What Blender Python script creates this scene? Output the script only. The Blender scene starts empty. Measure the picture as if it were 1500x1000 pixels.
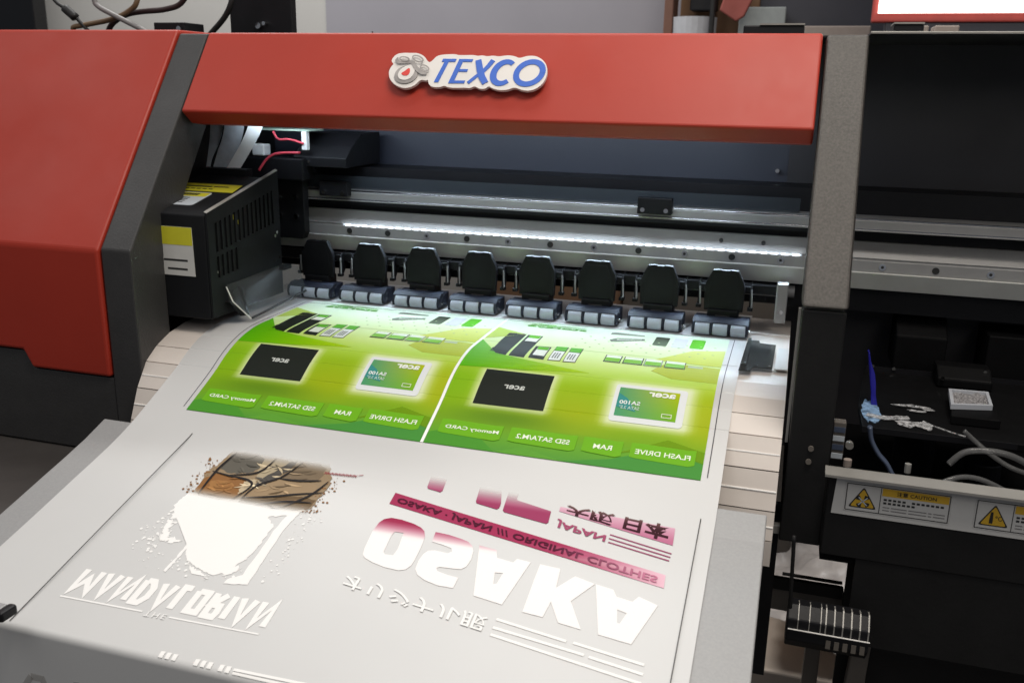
import bpy, bmesh, math, random
from mathutils import Vector, Matrix
random.seed(7)
C = bpy.context.scene.collection
SC = bpy.context.scene
# ------------------------------------------------------------------ camera, world, light
cam_d = bpy.data.cameras.new('camera'); cam = bpy.data.objects.new('camera', cam_d); C.objects.link(cam)
def cam_axes(p, r, y):
    f = Vector((-math.sin(y)*math.cos(p), math.cos(y)*math.cos(p), -math.sin(p)))
    rt = f.cross(Vector((0, 0, 1))).normalized(); up = rt.cross(f)
    c, s = math.cos(r), math.sin(r)
    return c*rt+s*up, -s*rt+c*up, f
R_, U_, F_ = cam_axes(math.radians(15.596), math.radians(1.062), math.radians(17.045))
mw = Matrix((R_, U_, -F_)).transposed().to_4x4(); mw.translation = Vector((.662, -.846, .368))
cam.matrix_world = mw
cam_d.sensor_width = 36; cam_d.lens = 32.02; cam_d.clip_start = .02; cam_d.clip_end = 60
cam_d.dof.use_dof = True; cam_d.dof.focus_distance = 1.0; cam_d.dof.aperture_fstop = 11
SC.camera = cam
W = bpy.data.worlds.new('World'); SC.world = W; W.use_nodes = True
W.node_tree.nodes['Background'].inputs[0].default_value = (.85, .9, 1, 1)
W.node_tree.nodes['Background'].inputs[1].default_value = .15
SC.view_settings.view_transform = 'Standard'; SC.view_settings.look = 'None'
SC.view_settings.exposure = 0; SC.view_settings.gamma = 1
def area(name, loc, target, sx, sy, power, col, spread=180):
    l = bpy.data.lights.new(name, 'AREA'); l.shape = 'RECTANGLE'; l.size = sx; l.size_y = sy
    l.energy = power; l.color = col; l.spread = math.radians(spread)
    o = bpy.data.objects.new(name, l); C.objects.link(o); o.location = loc
    o.rotation_euler = (Vector(target)-Vector(loc)).to_track_quat('-Z', 'Y').to_euler()
    return o
area('ceiling_or_fill_lamp', (.88, -.30, 1.55), (.75, -.05, 0), .7, .5, 19, (1, .925, .83))
area('ceiling_or_fill_lamp', (.15, .62, 1.95), (.35, -.2, 0), .9, .6, 16, (1, .985, .96))
area('ceiling_or_fill_lamp', (-.3, -1.4, 1.9), (.1, 0, .1), 1.2, 1.0, 7.5, (1, .97, .93))  # added fill from the front, no fixture of the room
area('ceiling_or_fill_lamp', (-1.5, -.4, 1.7), (-.2, .1, .2), 1.1, 1.0, 5, (1, .97, .94))
area('ceiling_or_fill_lamp', (-1.0, 1.2, 2.0), (-1.0, 2.0, .5), .9, .5, 34, (1, .985, .96))  # added fill aimed at the left wall to brighten it
area('ceiling_or_fill_lamp', (1.3, -1.2, .9), (.75, .1, -.12), .4, .4, 2.2, (1, .94, .86))  # added low fill for the service panel and underside, not on the ceiling
area('led_lamp', (.355, .338, .167), (.355, .25, .05), .64, .005, .6, (.66, .84, 1), 100)
area('led_lamp', (.355, .3440, .1722), (.355, .395, .26), .64, .0015, .07, (.78, .9, 1))
area('led_lamp', (.28, .262, .338), (.28, .42, .22), .70, .02, .55, (.74, .87, 1), 140)

# ------------------------------------------------------------------ colours, materials
def lin(c):
    return tuple(((v/255)/12.92 if v/255 <= .04045 else ((v/255+.055)/1.055)**2.4) for v in c)
def mat(name, col, rough=.5, metal=0., var=.06, scale=60., bump=0., emit=None, alpha=1., coat=0., spec=.5):
    m = bpy.data.materials.new(name); m.use_nodes = True
    nt = m.node_tree; b = nt.nodes['Principled BSDF']
    b.inputs['Roughness'].default_value = rough; b.inputs['Metallic'].default_value = metal
    b.inputs['Coat Weight'].default_value = coat; b.inputs['Specular IOR Level'].default_value = spec
    tc = nt.nodes.new('ShaderNodeTexCoord'); nz = nt.nodes.new('ShaderNodeTexNoise')
    nz.inputs['Scale'].default_value = scale; nz.inputs['Detail'].default_value = 4
    nt.links.new(tc.outputs['Object'], nz.inputs['Vector'])
    rp = nt.nodes.new('ShaderNodeValToRGB')
    rp.color_ramp.elements[0].position = .3; rp.color_ramp.elements[1].position = .7
    rp.color_ramp.elements[0].color = tuple(max(0, c*(1-var)) for c in col)+(1,)
    rp.color_ramp.elements[1].color = tuple(min(1, c*(1+var)) for c in col)+(1,)
    nt.links.new(nz.outputs['Fac'], rp.inputs['Fac']); nt.links.new(rp.outputs['Color'], b.inputs['Base Color'])
    n3 = nt.nodes.new('ShaderNodeTexNoise'); n3.inputs['Scale'].default_value = 7; n3.inputs['Detail'].default_value = 6; n3.inputs['Roughness'].default_value = .65
    nt.links.new(tc.outputs['Object'], n3.inputs['Vector'])
    mr = nt.nodes.new('ShaderNodeMapRange'); mr.inputs['From Min'].default_value = .3; mr.inputs['From Max'].default_value = .7
    mr.inputs['To Min'].default_value = max(.03, rough*.82); mr.inputs['To Max'].default_value = min(1, rough*1.2)
    nt.links.new(n3.outputs['Fac'], mr.inputs['Value'])
    if 'film' not in name and 'silver' not in name: nt.links.new(mr.outputs['Result'], b.inputs['Roughness'])
    if bump:
        n2 = nt.nodes.new('ShaderNodeTexNoise'); n2.inputs['Scale'].default_value = scale*8; n2.inputs['Detail'].default_value = 2
        nt.links.new(tc.outputs['Object'], n2.inputs['Vector'])
        bp = nt.nodes.new('ShaderNodeBump'); bp.inputs['Strength'].default_value = bump; bp.inputs['Distance'].default_value = .001
        nt.links.new(n2.outputs['Fac'], bp.inputs['Height']); nt.links.new(bp.outputs['Normal'], b.inputs['Normal'])
    if emit:
        b.inputs['Emission Color'].default_value = tuple(emit[:3])+(1,); b.inputs['Emission Strength'].default_value = emit[3]
    if alpha < 1: b.inputs['Alpha'].default_value = alpha
    return m
M = {
 'red': mat('red_powder_coat', (.36, .029, .014), .47, 0, .04, 9, .12, spec=.38),
 'grey': mat('dark_grey_powder_coat', (.036, .035, .035), .45, 0, .08, 40, .25),
 'post': mat('hammered_grey_coat', (.050, .045, .040), .40, .25, .30, 420, .35),
 'black': mat('black_powder_coat', (.010, .0098, .010), .5, 0, .15, 30, .15, spec=.3),
 'matte': mat('black_plastic', (.0062, .0062, .0078), .5, 0, .15, 40, .1, spec=.3),
 'navy': mat('blue_black_sheet_metal', (.030, .034, .050), .5, 0, .08, 6, .1),
 'tray': mat('silver_grey_coat', (.29, .29, .29), .45, .1, .05, 420, .12),
 'shelf': mat('dark_shelf_paint', (.045, .040, .037), .6, 0, .1, 20, .1),
 'steel': mat('brushed_steel', (.62, .63, .65), .22, 1., .06, 80, .05),
 'alu': mat('satin_aluminium', (.36, .355, .35), .38, .3, .05, 40, .1),
 'alu_lip': mat('anodised_aluminium', (.60, .605, .575), .5, .1, .05, 30, .1),
 'chrome': mat('chrome', (.8, .8, .8), .12, 1.),
 'slat': mat('platen_coating', (.66, .60, .55), .42, 0, .05, 12, .1),
 'seam': mat('dark_joint', (.03, .027, .025), .7),
 'glint_or_rim': mat('bright_glint_or_rim', (.82, .80, .77), .35),  # pale colour for the painted slat highlights and for bright rims
 'housing': mat('navy_roller_housing', (.010, .014, .030), .6, 0, .1, 60),
 'roller': mat('pale_rubber_roller', (.55, .62, .71), .55, 0, .06, 90, .1),
 'carriage': mat('carriage_sheet_metal', (.0075, .008, .0095), .58, 0, .1, 30, .15, spec=.25),
 'encoder': mat('smoked_encoder_film', (.05, .06, .07), .15, 0, .05, 30, alpha=.55),
 'acrylic': mat('clear_acrylic', (.10, .11, .11), .2, 0, .02, 10, alpha=.2),
 'smoke': mat('smoked_clip_plastic', (.05, .055, .055), .15, 0, .05, 30, alpha=.72),
 'cable_grey': mat('ribbon_cable_grey', (.36, .39, .41), .4, 0, .2, 60, .1),
 'cable_white': mat('ribbon_cable_white', (.80, .84, .84), .45, 0, .05, 60),
 'wire_red': mat('red_wire', (.55, .05, .08), .4), 'pcb': mat('pale_circuit_board', (.30, .40, .33), .5),
 'white_plastic': mat('white_plastic', (.75, .76, .76), .45), 'yellow': mat('label_yellow', (.62, .58, .03), .5, 0, .04, 60),
 'amber': mat('caution_amber', (.66, .40, .03), .5, 0, .04, 60), 'label': mat('label_white', (.60, .59, .57), .5, 0, .04, 40),
 'label_blue': mat('label_pale_blue', (.52, .57, .62), .5, 0, .04, 40),
 'deep': mat('shaded_black_plastic', (.003, .003, .0034), .6, 0, .2, 40, .1, spec=.12),  # darker copy of the black plastic, with the bay's shade in its colour
 'panel_dark': mat('dark_slate_sheet_metal', (.028, .027, .031), .5, 0, .1, 4, .12),
 'ink': mat('black_ink', (.02, .02, .02), .6), 'blue': mat('badge_blue', (.045, .13, .52), .4, 0, .03, 30),
 'board': mat('badge_white_acrylic', (.70, .67, .64), .35, 0, .02, 30), 'badge_grey': mat('badge_grey', (.30, .28, .27), .4, 0, .3, 60),
 'drop': mat('badge_red', (.62, .06, .05), .4), 'lip': mat('pale_metal_lip', (.30, .29, .27), .4, .3, .06, 50, .1),
 'blade': mat('blue_wiper_rubber', (.02, .018, .28), .2), 'stain': mat('dried_ink_blue_white', (.20, .32, .48), .5, 0, .35, 160, .3),
 'spill': mat('dried_white_ink', (.52, .52, .53), .6, 0, .35, 220, .6),
 'tube': mat('clear_tube', (.16, .16, .16), .12, 0, .1, 60, alpha=.5), 'tube_blue': mat('blue_grey_tube', (.07, .09, .14), .35),
 'capgrey': mat('grey_rubber_cap', (.42, .44, .48), .45), 'sponge': mat('wet_sponge', (.34, .33, .34), .3, .3, .4, 260, 1.),
 'leg': mat('grey_leg_paint', (.13, .115, .10), .5, 0, .06, 30, .1), 'beige': mat('beige_paper', (.78, .66, .55), .7, 0, .08, 12),
 'wall_l': mat('lit_wall_paint', (.46, .45, .43), .8, 0, .03, 2), 'wall_r': mat('shaded_wall_paint', (.30, .29, .32), .8, 0, .06, 2),  # wall grey in a lit and a shaded tone, light put into the colour
 'floor': mat('floor_tile', (.10, .088, .078), .45, 0, .1, 5), 'brown': mat('brown_wood', (.16, .075, .05), .6, 0, .2, 8),
 'card': mat('cardboard', (.26, .15, .085), .8, 0, .1, 8), 'cloth': mat('pale_plastic_sheet', (.66, .60, .56), .35, 0, .25, 14, .3),
 'blackout': mat('black_screen', (.004, .004, .005), .3), 'cab_tan': mat('tan_cable', (.15, .095, .05), .5),
 'cab_grey': mat('grey_cable', (.20, .19, .19), .5), 'cab_dark': mat('dark_red_cable', (.028, .012, .012), .5),
 'cab_black': mat('black_cable', (.008, .008, .008), .5), 'frame_red': mat('red_frame', (.42, .06, .05), .5),
 'screen': mat('lit_screen', (.9, .86, .8), .5, emit=(1, .95, .88, 2.2)), 'ledstrip': mat('led_strip_glow', (.8, .85, .9), .4, emit=(.80, .90, 1, .35)), 'ledm': mat('led_lens', (.9, .95, 1), .4, emit=(.85, .93, 1, 9)),
 'cloth_red': mat('red_cloth', (.33, .09, .075), .8, 0, .1, 20), 'pale': mat('pale_grey_box', (.30, .33, .33), .6), 'cabinet': mat('dark_slate_cabinet', (.035, .036, .048), .6, 0, .1, 4),
 'beigebox': mat('beige_box', (.30, .25, .22), .6),
 'white_thing': mat('white_bucket_plastic', (.46, .47, .50), .5),
}
def broken(m, scale, lo, hi):
    nt = m.node_tree; b = nt.nodes['Principled BSDF']; tc = nt.nodes.new('ShaderNodeTexCoord'); nz = nt.nodes.new('ShaderNodeTexNoise')
    nz.inputs['Scale'].default_value = scale; nz.inputs['Detail'].default_value = 7; nz.inputs['Roughness'].default_value = .7
    nt.links.new(tc.outputs['Object'], nz.inputs['Vector']); mr = nt.nodes.new('ShaderNodeMapRange')
    mr.inputs['From Min'].default_value = lo; mr.inputs['From Max'].default_value = hi; mr.clamp = True
    nt.links.new(nz.outputs['Fac'], mr.inputs['Value']); nt.links.new(mr.outputs['Result'], b.inputs['Alpha'])
broken(M['spill'], 220, .36, .66); broken(M['stain'], 90, .32, .5)
def mat_print(name, transp, rough, coat=0.):
    m = bpy.data.materials.new(name); m.use_nodes = True; nt = m.node_tree; b = nt.nodes['Principled BSDF']
    a = nt.nodes.new('ShaderNodeAttribute'); a.attribute_name = 'Col'
    nt.links.new(a.outputs['Color'], b.inputs['Base Color']); nt.links.new(a.outputs['Alpha'], b.inputs['Alpha'])
    b.inputs['Roughness'].default_value = rough; b.inputs['Coat Weight'].default_value = coat; b.inputs['Specular IOR Level'].default_value = .06
    tc = nt.nodes.new('ShaderNodeTexCoord'); nz = nt.nodes.new('ShaderNodeTexNoise'); nz.inputs['Scale'].default_value = 14
    nt.links.new(tc.outputs['Object'], nz.inputs['Vector'])
    bp = nt.nodes.new('ShaderNodeBump'); bp.inputs['Strength'].default_value = .25; bp.inputs['Distance'].default_value = .002
    nt.links.new(nz.outputs['Fac'], bp.inputs['Height']); nt.links.new(bp.outputs['Normal'], b.inputs['Normal'])
    return m
M['print'] = mat_print('printed_ink', .1, .48)
M['white_ink'] = mat('white_ink', (.88, .87, .86), .45, 0, .02, 60, .1)
fm = mat('frosted_transfer_film', (.625, .625, .62), .38, 0, .015, 8, 0, alpha=.86)
M['film'] = fm
nt = fm.node_tree; b = nt.nodes['Principled BSDF']; tc = nt.nodes.new('ShaderNodeTexCoord'); nz = nt.nodes.new('ShaderNodeTexNoise')
nz.inputs['Scale'].default_value = 6; nt.links.new(tc.outputs['Object'], nz.inputs['Vector'])
bp = nt.nodes.new('ShaderNodeBump'); bp.inputs['Strength'].default_value = .25; bp.inputs['Distance'].default_value = .003
nt.links.new(nz.outputs['Fac'], bp.inputs['Height']); nt.links.new(bp.outputs['Normal'], b.inputs['Normal'])

# ------------------------------------------------------------------ object helpers
def tag(o, label=None, cat=None, group=None, kind=None):
    if label: o['label'] = label
    if cat: o['category'] = cat
    if group: o['group'] = group
    if kind: o['kind'] = kind
    return o
def empty(name, loc, label, cat, group=None):
    o = bpy.data.objects.new(name, None); C.objects.link(o); o.location = loc; o.empty_display_size = .05
    return tag(o, label, cat, group)
def obj(name, bm, m, parent=None, bevel=0., smooth=False, seg=2):
    bmesh.ops.recalc_face_normals(bm, faces=bm.faces)
    me = bpy.data.meshes.new(name); bm.to_mesh(me); bm.free()
    me.materials.append(M[m] if isinstance(m, str) else m)
    o = bpy.data.objects.new(name, me); C.objects.link(o)
    if smooth:
        for p in me.polygons: p.use_smooth = True
    if parent:
        o.parent = parent; w = Vector()
        q = parent
        while q: w += q.location; q = q.parent
        me.transform(Matrix.Translation(-w))
    if bevel:
        bv = o.modifiers.new('bevel', 'BEVEL'); bv.width = bevel; bv.segments = seg; bv.limit_method = 'ANGLE'; bv.angle_limit = math.radians(35)
        bv.harden_normals = False
    return o
def box(bm, x0, x1, y0, y1, z0, z1):
    vs = [bm.verts.new((x, y, z)) for x in (x0, x1) for y in (y0, y1) for z in (z0, z1)]
    for f in ((0, 1, 3, 2), (4, 6, 7, 5), (0, 4, 5, 1), (2, 3, 7, 6), (0, 2, 6, 4), (1, 5, 7, 3)):
        bm.faces.new([vs[i] for i in f])
    return bm
def B(x0, x1, y0, y1, z0, z1): return box(bmesh.new(), x0, x1, y0, y1, z0, z1)
def prism(bm, pts, vec):
    v = Vector(vec); a = [bm.verts.new(p) for p in pts]; b = [bm.verts.new(Vector(p)+v) for p in pts]
    n = len(pts); bm.faces.new(a); bm.faces.new(b[::-1])
    for i in range(n): bm.faces.new((a[i], b[i], b[(i+1) % n], a[(i+1) % n]))
    return bm
def px(yz, x0, x1, bm=None): return prism(bm or bmesh.new(), [(x0, y, z) for y, z in yz], (x1-x0, 0, 0))
def py(xz, y0, y1, bm=None): return prism(bm or bmesh.new(), [(x, y0, z) for x, z in xz], (0, y1-y0, 0))
def pz(xy, z0, z1, bm=None): return prism(bm or bmesh.new(), [(x, y, z0) for x, y in xy], (0, 0, z1-z0))
def smooth_path(pts, n=6):
    P = [Vector(p) for p in pts]; out = []
    for i in range(len(P)-1):
        p0 = P[max(i-1, 0)]; p1 = P[i]; p2 = P[i+1]; p3 = P[min(i+2, len(P)-1)]
        for k in range(n):
            t = k/n
            out.append(.5*((2*p1)+(-p0+p2)*t+(2*p0-5*p1+4*p2-p3)*t*t+(-p0+3*p1-3*p2+p3)*t**3))
    return out+[P[-1]]
def tube(bm, pts, r, sides=8, sub=6, flat=1.):
    P = smooth_path(pts, sub) if sub > 1 else [Vector(p) for p in pts]
    rings = []; up = Vector((0, 0, 1))
    for i, p in enumerate(P):
        t = (P[min(i+1, len(P)-1)]-P[max(i-1, 0)]).normalized()
        s = t.cross(up)
        if s.length < 1e-3: s = t.cross(Vector((1, 0, 0)))
        s.normalize(); u = s.cross(t).normalized()
        rr = r(i/(len(P)-1)) if callable(r) else r
        rings.append([bm.verts.new(p+s*rr*math.cos(2*math.pi*k/sides)+u*rr*flat*math.sin(2*math.pi*k/sides)) for k in range(sides)])
    for a, c in zip(rings, rings[1:]):
        for k in range(sides): bm.faces.new((a[k], a[(k+1) % sides], c[(k+1) % sides], c[k]))
    bm.faces.new(rings[0][::-1]); bm.faces.new(rings[-1])
    return bm
def cyl(bm, p0, p1, r, sides=16): return tube(bm, [p0, p1], r, sides, 1)
def ribbon(pts, width_vec, thick=.0006, n=8):
    P = smooth_path(pts, n); w = Vector(width_vec); bm = bmesh.new(); rows = []
    for i, p in enumerate(P):
        t = (P[min(i+1, len(P)-1)]-P[max(i-1, 0)]).normalized(); nn = t.cross(w).normalized()*thick
        rows.append([bm.verts.new(q) for q in (p-w/2-nn, p+w/2-nn, p+w/2+nn, p-w/2+nn)])
    for a, c in zip(rows, rows[1:]):
        for k in range(4): bm.faces.new((a[k], a[(k+1) % 4], c[(k+1) % 4], c[k]))
    bm.faces.new(rows[0][::-1]); bm.faces.new(rows[-1]); return bm
def copy_tree(o, parent, dx=0.):
    c = o.copy(); C.objects.link(c); c.parent = parent; c.location = o.location+Vector((dx, 0, 0))
    for ch in list(o.children): copy_tree(ch, c)
    return c
# 2-D shapes: lists of polygons (each a list of (a, b)); text comes from a font curve
_tc = {}
def text_mesh(s, bold=0., spacing=1.):
    k = (s, bold, spacing)
    if k not in _tc:
        cu = bpy.data.curves.new('lettering', 'FONT'); cu.body = s; cu.offset = bold; cu.space_character = spacing; cu.resolution_u = 3
        o = bpy.data.objects.new('lettering', cu); C.objects.link(o); bpy.context.view_layer.update()
        me = bpy.data.meshes.new_from_object(o.evaluated_get(bpy.context.evaluated_depsgraph_get()))
        v = [(p.co.x, p.co.y) for p in me.vertices]; f = [tuple(p.vertices) for p in me.polygons]
        x0 = min(p[0] for p in v); x1 = max(p[0] for p in v); y0 = min(p[1] for p in v); y1 = max(p[1] for p in v)
        v = [((p[0]-x0)/(x1-x0), (p[1]-y0)/(y1-y0)) for p in v]
        bpy.data.objects.remove(o); bpy.data.meshes.remove(me); bpy.data.curves.remove(cu)
        _tc[k] = (v, f)
    return _tc[k]
def bil(q, a, b):    # quad corners for (0,0),(1,0),(1,1),(0,1)
    return tuple((1-a)*(1-b)*q[0][i]+a*(1-b)*q[1][i]+a*b*q[2][i]+(1-a)*b*q[3][i] for i in (0, 1))
def text2d(s, quad, bold=0., spacing=1.):
    v, f = text_mesh(s, bold, spacing); return [bil(quad, *p) for p in v], f
def polys2d(polys):
    v, f = [], []
    for p in polys:
        f.append(tuple(range(len(v), len(v)+len(p)))); v += list(p)
    return v, f
def stroke(pts, w):   # thick polyline with mitred joints -> one polygon per segment
    n = len(pts); L, Rr = [], []
    for i in range(n):
        d = []
        if i > 0: d.append((pts[i][0]-pts[i-1][0], pts[i][1]-pts[i-1][1]))
        if i < n-1: d.append((pts[i+1][0]-pts[i][0], pts[i+1][1]-pts[i][1]))
        ns = []
        for dx, dy in d:
            l = math.hypot(dx, dy) or 1; ns.append((-dy/l, dx/l))
        mx = sum(k[0] for k in ns); my = sum(k[1] for k in ns); l = math.hypot(mx, my) or 1
        mx, my = mx/l, my/l; c = max(.45, mx*ns[0][0]+my*ns[0][1]); ww = (w[i] if isinstance(w, (list, tuple)) else w)/2/c
        L.append((pts[i][0]+mx*ww, pts[i][1]+my*ww)); Rr.append((pts[i][0]-mx*ww, pts[i][1]-my*ww))
    return [[L[i], L[i+1], Rr[i+1], Rr[i]] for i in range(n-1)]
def ellipse(cx, cy, rx, ry, n=28, rot=0.):
    return [(cx+rx*math.cos(t)*math.cos(rot)-ry*math.sin(t)*math.sin(rot), cy+rx*math.cos(t)*math.sin(rot)+ry*math.sin(t)*math.cos(rot)) for t in (2*math.pi*k/n for k in range(n))]
def rrect(x0, x1, y0, y1, r, n=4):
    out = []
    for cx, cy, a0 in ((x1-r, y1-r, 0), (x0+r, y1-r, 90), (x0+r, y0+r, 180), (x1-r, y0+r, 270)):
        for k in range(n+1):
            t = math.radians(a0+90*k/n); out.append((cx+r*math.cos(t), cy+r*math.sin(t)))
    return out
def bm2d(shape):
    v, f = shape; bm = bmesh.new(); vs = [bm.verts.new((p[0], p[1], 0)) for p in v]
    for q in f:
        try: bm.faces.new([vs[i] for i in q])
        except ValueError: pass
    bmesh.ops.triangulate(bm, faces=[g for g in bm.faces if len(g.verts) > 4])
    return bm
def skirt(bm, fn_low):
    """solid edge: join boundary edges to the lower surface"""
    be = [e for e in bm.edges if len(e.link_faces) == 1]; low = {}
    for e in be:
        for v in e.verts:
            if v not in low: low[v] = bm.verts.new(fn_low(v))
    for e in be: bm.faces.new((e.verts[0], e.verts[1], low[e.verts[1]], low[e.verts[0]]))
def on_plane(name, shape, frame, m, parent, h0, h1):
    """flat shape laid on a plane frame (o, ux, uy, n) as a plate between heights h0 and h1"""
    o, ux, uy, n = frame; bm = bm2d(shape)
    ab = {v: (v.co.x, v.co.y) for v in bm.verts}
    for v in bm.verts: v.co = o+ux*ab[v][0]+uy*ab[v][1]+n*h1
    if h1 > h0: skirt(bm, lambda v: v.co-n*(h1-h0))
    return obj(name, bm, m, parent)

# ------------------------------------------------------------------ film profile (Y, Z) over platen and tray
CT = [(-.33, -.0905), (-.25, -.070), (-.15, -.042), (-.046, -.0095), (.009, .016), (.045, .034), (.07, .0485), (.1, .0605), (.13, .0665), (.17, .068), (.30, .068), (.5, .067)]
def _grad():
    g = []
    for i in range(len(CT)):
        if i == 0: g.append((CT[1][1]-CT[0][1])/(CT[1][0]-CT[0][0])); continue
        if i == len(CT)-1: g.append((CT[-1][1]-CT[-2][1])/(CT[-1][0]-CT[-2][0])); continue
        h0 = CT[i][0]-CT[i-1][0]; h1 = CT[i+1][0]-CT[i][0]; s0 = (CT[i][1]-CT[i-1][1])/h0; s1 = (CT[i+1][1]-CT[i][1])/h1
        g.append((h0*s1+h1*s0)/(h0+h1))
    return g
GR = _grad()
JOINTS = (.173, .0985, .0725, .0485)
def pf(y):
    return pf0(y)-sum(.0006*max(0., 1-abs(y-j)/.0011) for j in JOINTS)
def pf0(y):
    y = min(max(y, CT[0][0]), CT[-1][0]-1e-6); i = 0
    while CT[i+1][0] < y: i += 1
    h = CT[i+1][0]-CT[i][0]; t = (y-CT[i][0])/h
    return (2*t**3-3*t*t+1)*CT[i][1]+(t**3-2*t*t+t)*h*GR[i]+(-2*t**3+3*t*t)*CT[i+1][1]+(t**3-t*t)*h*GR[i+1]
Y0 = -.309; RB = .007
A0 = math.atan2(pf(Y0+.002)-pf(Y0), .002)
def film_pt(x, y, h=0.):
    if y >= Y0:
        s = (pf0(y+.001)-pf0(y-.001))/.002; l = math.hypot(1, s)
        return Vector((x, y-h*s/l, pf(y)+h/l))
    d = Y0-y; th = min(d/RB, math.radians(84)-A0); a = A0+th
    c = Vector((x, Y0+RB*math.sin(A0), pf(Y0)-RB*math.cos(A0)))
    p = c+Vector((0, -math.sin(a), math.cos(a)))*(RB+h)
    ex = d-th*RB
    if ex > 0: p += Vector((0, -math.cos(a), -math.sin(a)))*ex
    return p
def lay(name, shape, parent, colf=None, h=.0004, m='print', step=None, thick=True):
    bm = bm2d(shape)
    cl = bm.verts.layers.float_color.new('Col')
    ys = [v.co.y for v in bm.verts]; lo, hi = min(ys), max(ys)
    cuts = []
    if step is None:
        if lo < Y0: cuts += [Y0-.0015*k for k in range(0, 14)]
        y = -.05
        while y < .17: cuts.append(y); y += .008
    else:
        y = lo+step
        while y < hi: cuts.append(y); y += step
    for y in cuts:
        if lo+1e-5 < y < hi-1e-5:
            bmesh.ops.bisect_plane(bm, geom=bm.verts[:]+bm.edges[:]+bm.faces[:], plane_co=(0, y, 0), plane_no=(0, 1, 0))
    xy = {v: (v.co.x, v.co.y) for v in bm.verts}
    for v in bm.verts: v.co = film_pt(xy[v][0], xy[v][1], h)
    if thick:
        old = list(xy); be = [e for e in bm.edges if len(e.link_faces) == 1]; low = {}
        for e in be:
            for v in e.verts:
                if v not in low:
                    w = bm.verts.new(film_pt(*xy[v], h-.0002)); low[v] = w; xy[w] = xy[v]
        for e in be: bm.faces.new((e.verts[0], e.verts[1], low[e.verts[1]], low[e.verts[0]]))
    if colf:
        for v in bm.verts:
            c = colf(*xy[v]) if callable(colf) else colf
            v[cl] = tuple(lin(c[:3]))+((c[3] if len(c) > 3 else .93),)
    return obj(name, bm, m, parent)

# ------------------------------------------------------------------ the room
tag(obj('floor', B(-5, 4, -3, 2.6, -.93, -.9), 'floor'), kind='structure')
tag(obj('wall', B(-5, -.86, 2.0, 2.1, -.9, 2.6), 'wall_l'), 'grey wall behind the left of the machine, coloured in its lit tone', kind='structure')
tag(obj('wall', B(-.86, 4, 1.98, 2.1, -.9, 2.6), 'wall_r'), 'grey wall behind the middle of the machine, coloured in its shaded tone', kind='structure')

# ------------------------------------------------------------------ the printer
PR = empty('wide_format_printer', (0, 0, -.9), 'red and charcoal wide film printer with TEXCO badge on its front beam', 'printer')
ANG = math.radians(54.5); CA, SA = math.cos(ANG), math.sin(ANG)
def sl(t, off=0.): return (.04+t*CA-off*SA, .172+t*SA+off*CA)     # (Y,Z) on the slanted front plane
TT = .3135
SLF = (Vector((0, .04, .172)), Vector((1, 0, 0)), Vector((0, CA, SA)), Vector((0, -SA, CA)))
# side arm, post
armp = [sl(TT), (.04, .172), (.04, -.10), (.10, -.10), (.10, .155), (.285, .427)]
obj('side_arm', px(armp, -.128, -.085), 'grey', PR, .0022)
obj('arm_liner', px([(.11, .02), (.11, .20), (.262, .425), (.44, .425), (.44, .02)], -.1295, -.1282), 'black', PR)
obj('front_post', px([sl(TT), (.04, .172), (.10, .166), (.285, .427)], .677, .7195), 'post', PR, .0035, seg=3)
obj('shaded_upright', px([(.044, .169), (.044, -.074), (.36, -.074), (.36, .03), (.11, .03), (.10, .160)], .6785, .7185), 'black', PR, .0015)  # black colour stands in for the shade on the post's lower face
obj('post_seam_strip', B(.675, .6775, .052, .056, .03, .168), 'lip', PR)
# beam and badge
bmz = px([sl(TT, .002), sl(.1945, .002), (.170, .3165), (.19, .314), (.285, .36), (.285, .4285)], -.0825, .673)
obj('front_beam', bmz, 'red', PR, .003, seg=3)
OUT = [(0.1904, 0.2681), (0.1946, 0.2757), (0.2049, 0.2775), (0.2126, 0.2771), (0.2217, 0.2774), (0.2311, 0.2728), (0.2384, 0.2637), (0.2423, 0.2662), (0.2466, 0.2738), (0.2566, 0.2756), (0.2698, 0.2761), (0.2731, 0.2744), (0.292, 0.2752), (0.2967, 0.2736), (0.3023, 0.2748), (0.3084, 0.2732), (0.3153, 0.2746), (0.3228, 0.2731), (0.3324, 0.2752), (0.3412, 0.2741), (0.3475, 0.2709), (0.3553, 0.2743), (0.365, 0.2749), (0.3742, 0.2705), (0.3812, 0.2626), (0.3839, 0.2514), (0.3825, 0.2403), (0.3771, 0.2323), (0.3683, 0.2277), (0.3584, 0.2284), (0.3493, 0.2325), (0.3417, 0.2283), (0.3319, 0.2278), (0.3229, 0.2303), (0.3188, 0.2334), (0.3147, 0.2289), (0.3074, 0.2294), (0.3017, 0.233), (0.2973, 0.2297), (0.29, 0.2303), (0.2858, 0.2299), (0.2712, 0.2298), (0.2647, 0.2329), (0.2609, 0.2304), (0.2506, 0.2302), (0.2453, 0.2341), (0.243, 0.2406), (0.2412, 0.2389), (0.2334, 0.2404), (0.2292, 0.2329), (0.2213, 0.2283), (0.2123, 0.2285), (0.2021, 0.2332), (0.194, 0.2413), (0.1907, 0.2512), (0.1927, 0.2588), (0.1951, 0.2614), (0.1917, 0.2638)]
def cat2(pts, it=2):
    for _ in range(it):
        o = []
        for i in range(len(pts)):
            a, c = pts[i], pts[(i+1) % len(pts)]
            o += [(.75*a[0]+.25*c[0], .75*a[1]+.25*c[1]), (.25*a[0]+.75*c[0], .25*a[1]+.75*c[1])]
        pts = o
    return pts
badge = on_plane('badge', polys2d([cat2(OUT)]), SLF, 'board', PR, .0080, .0115)
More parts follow.
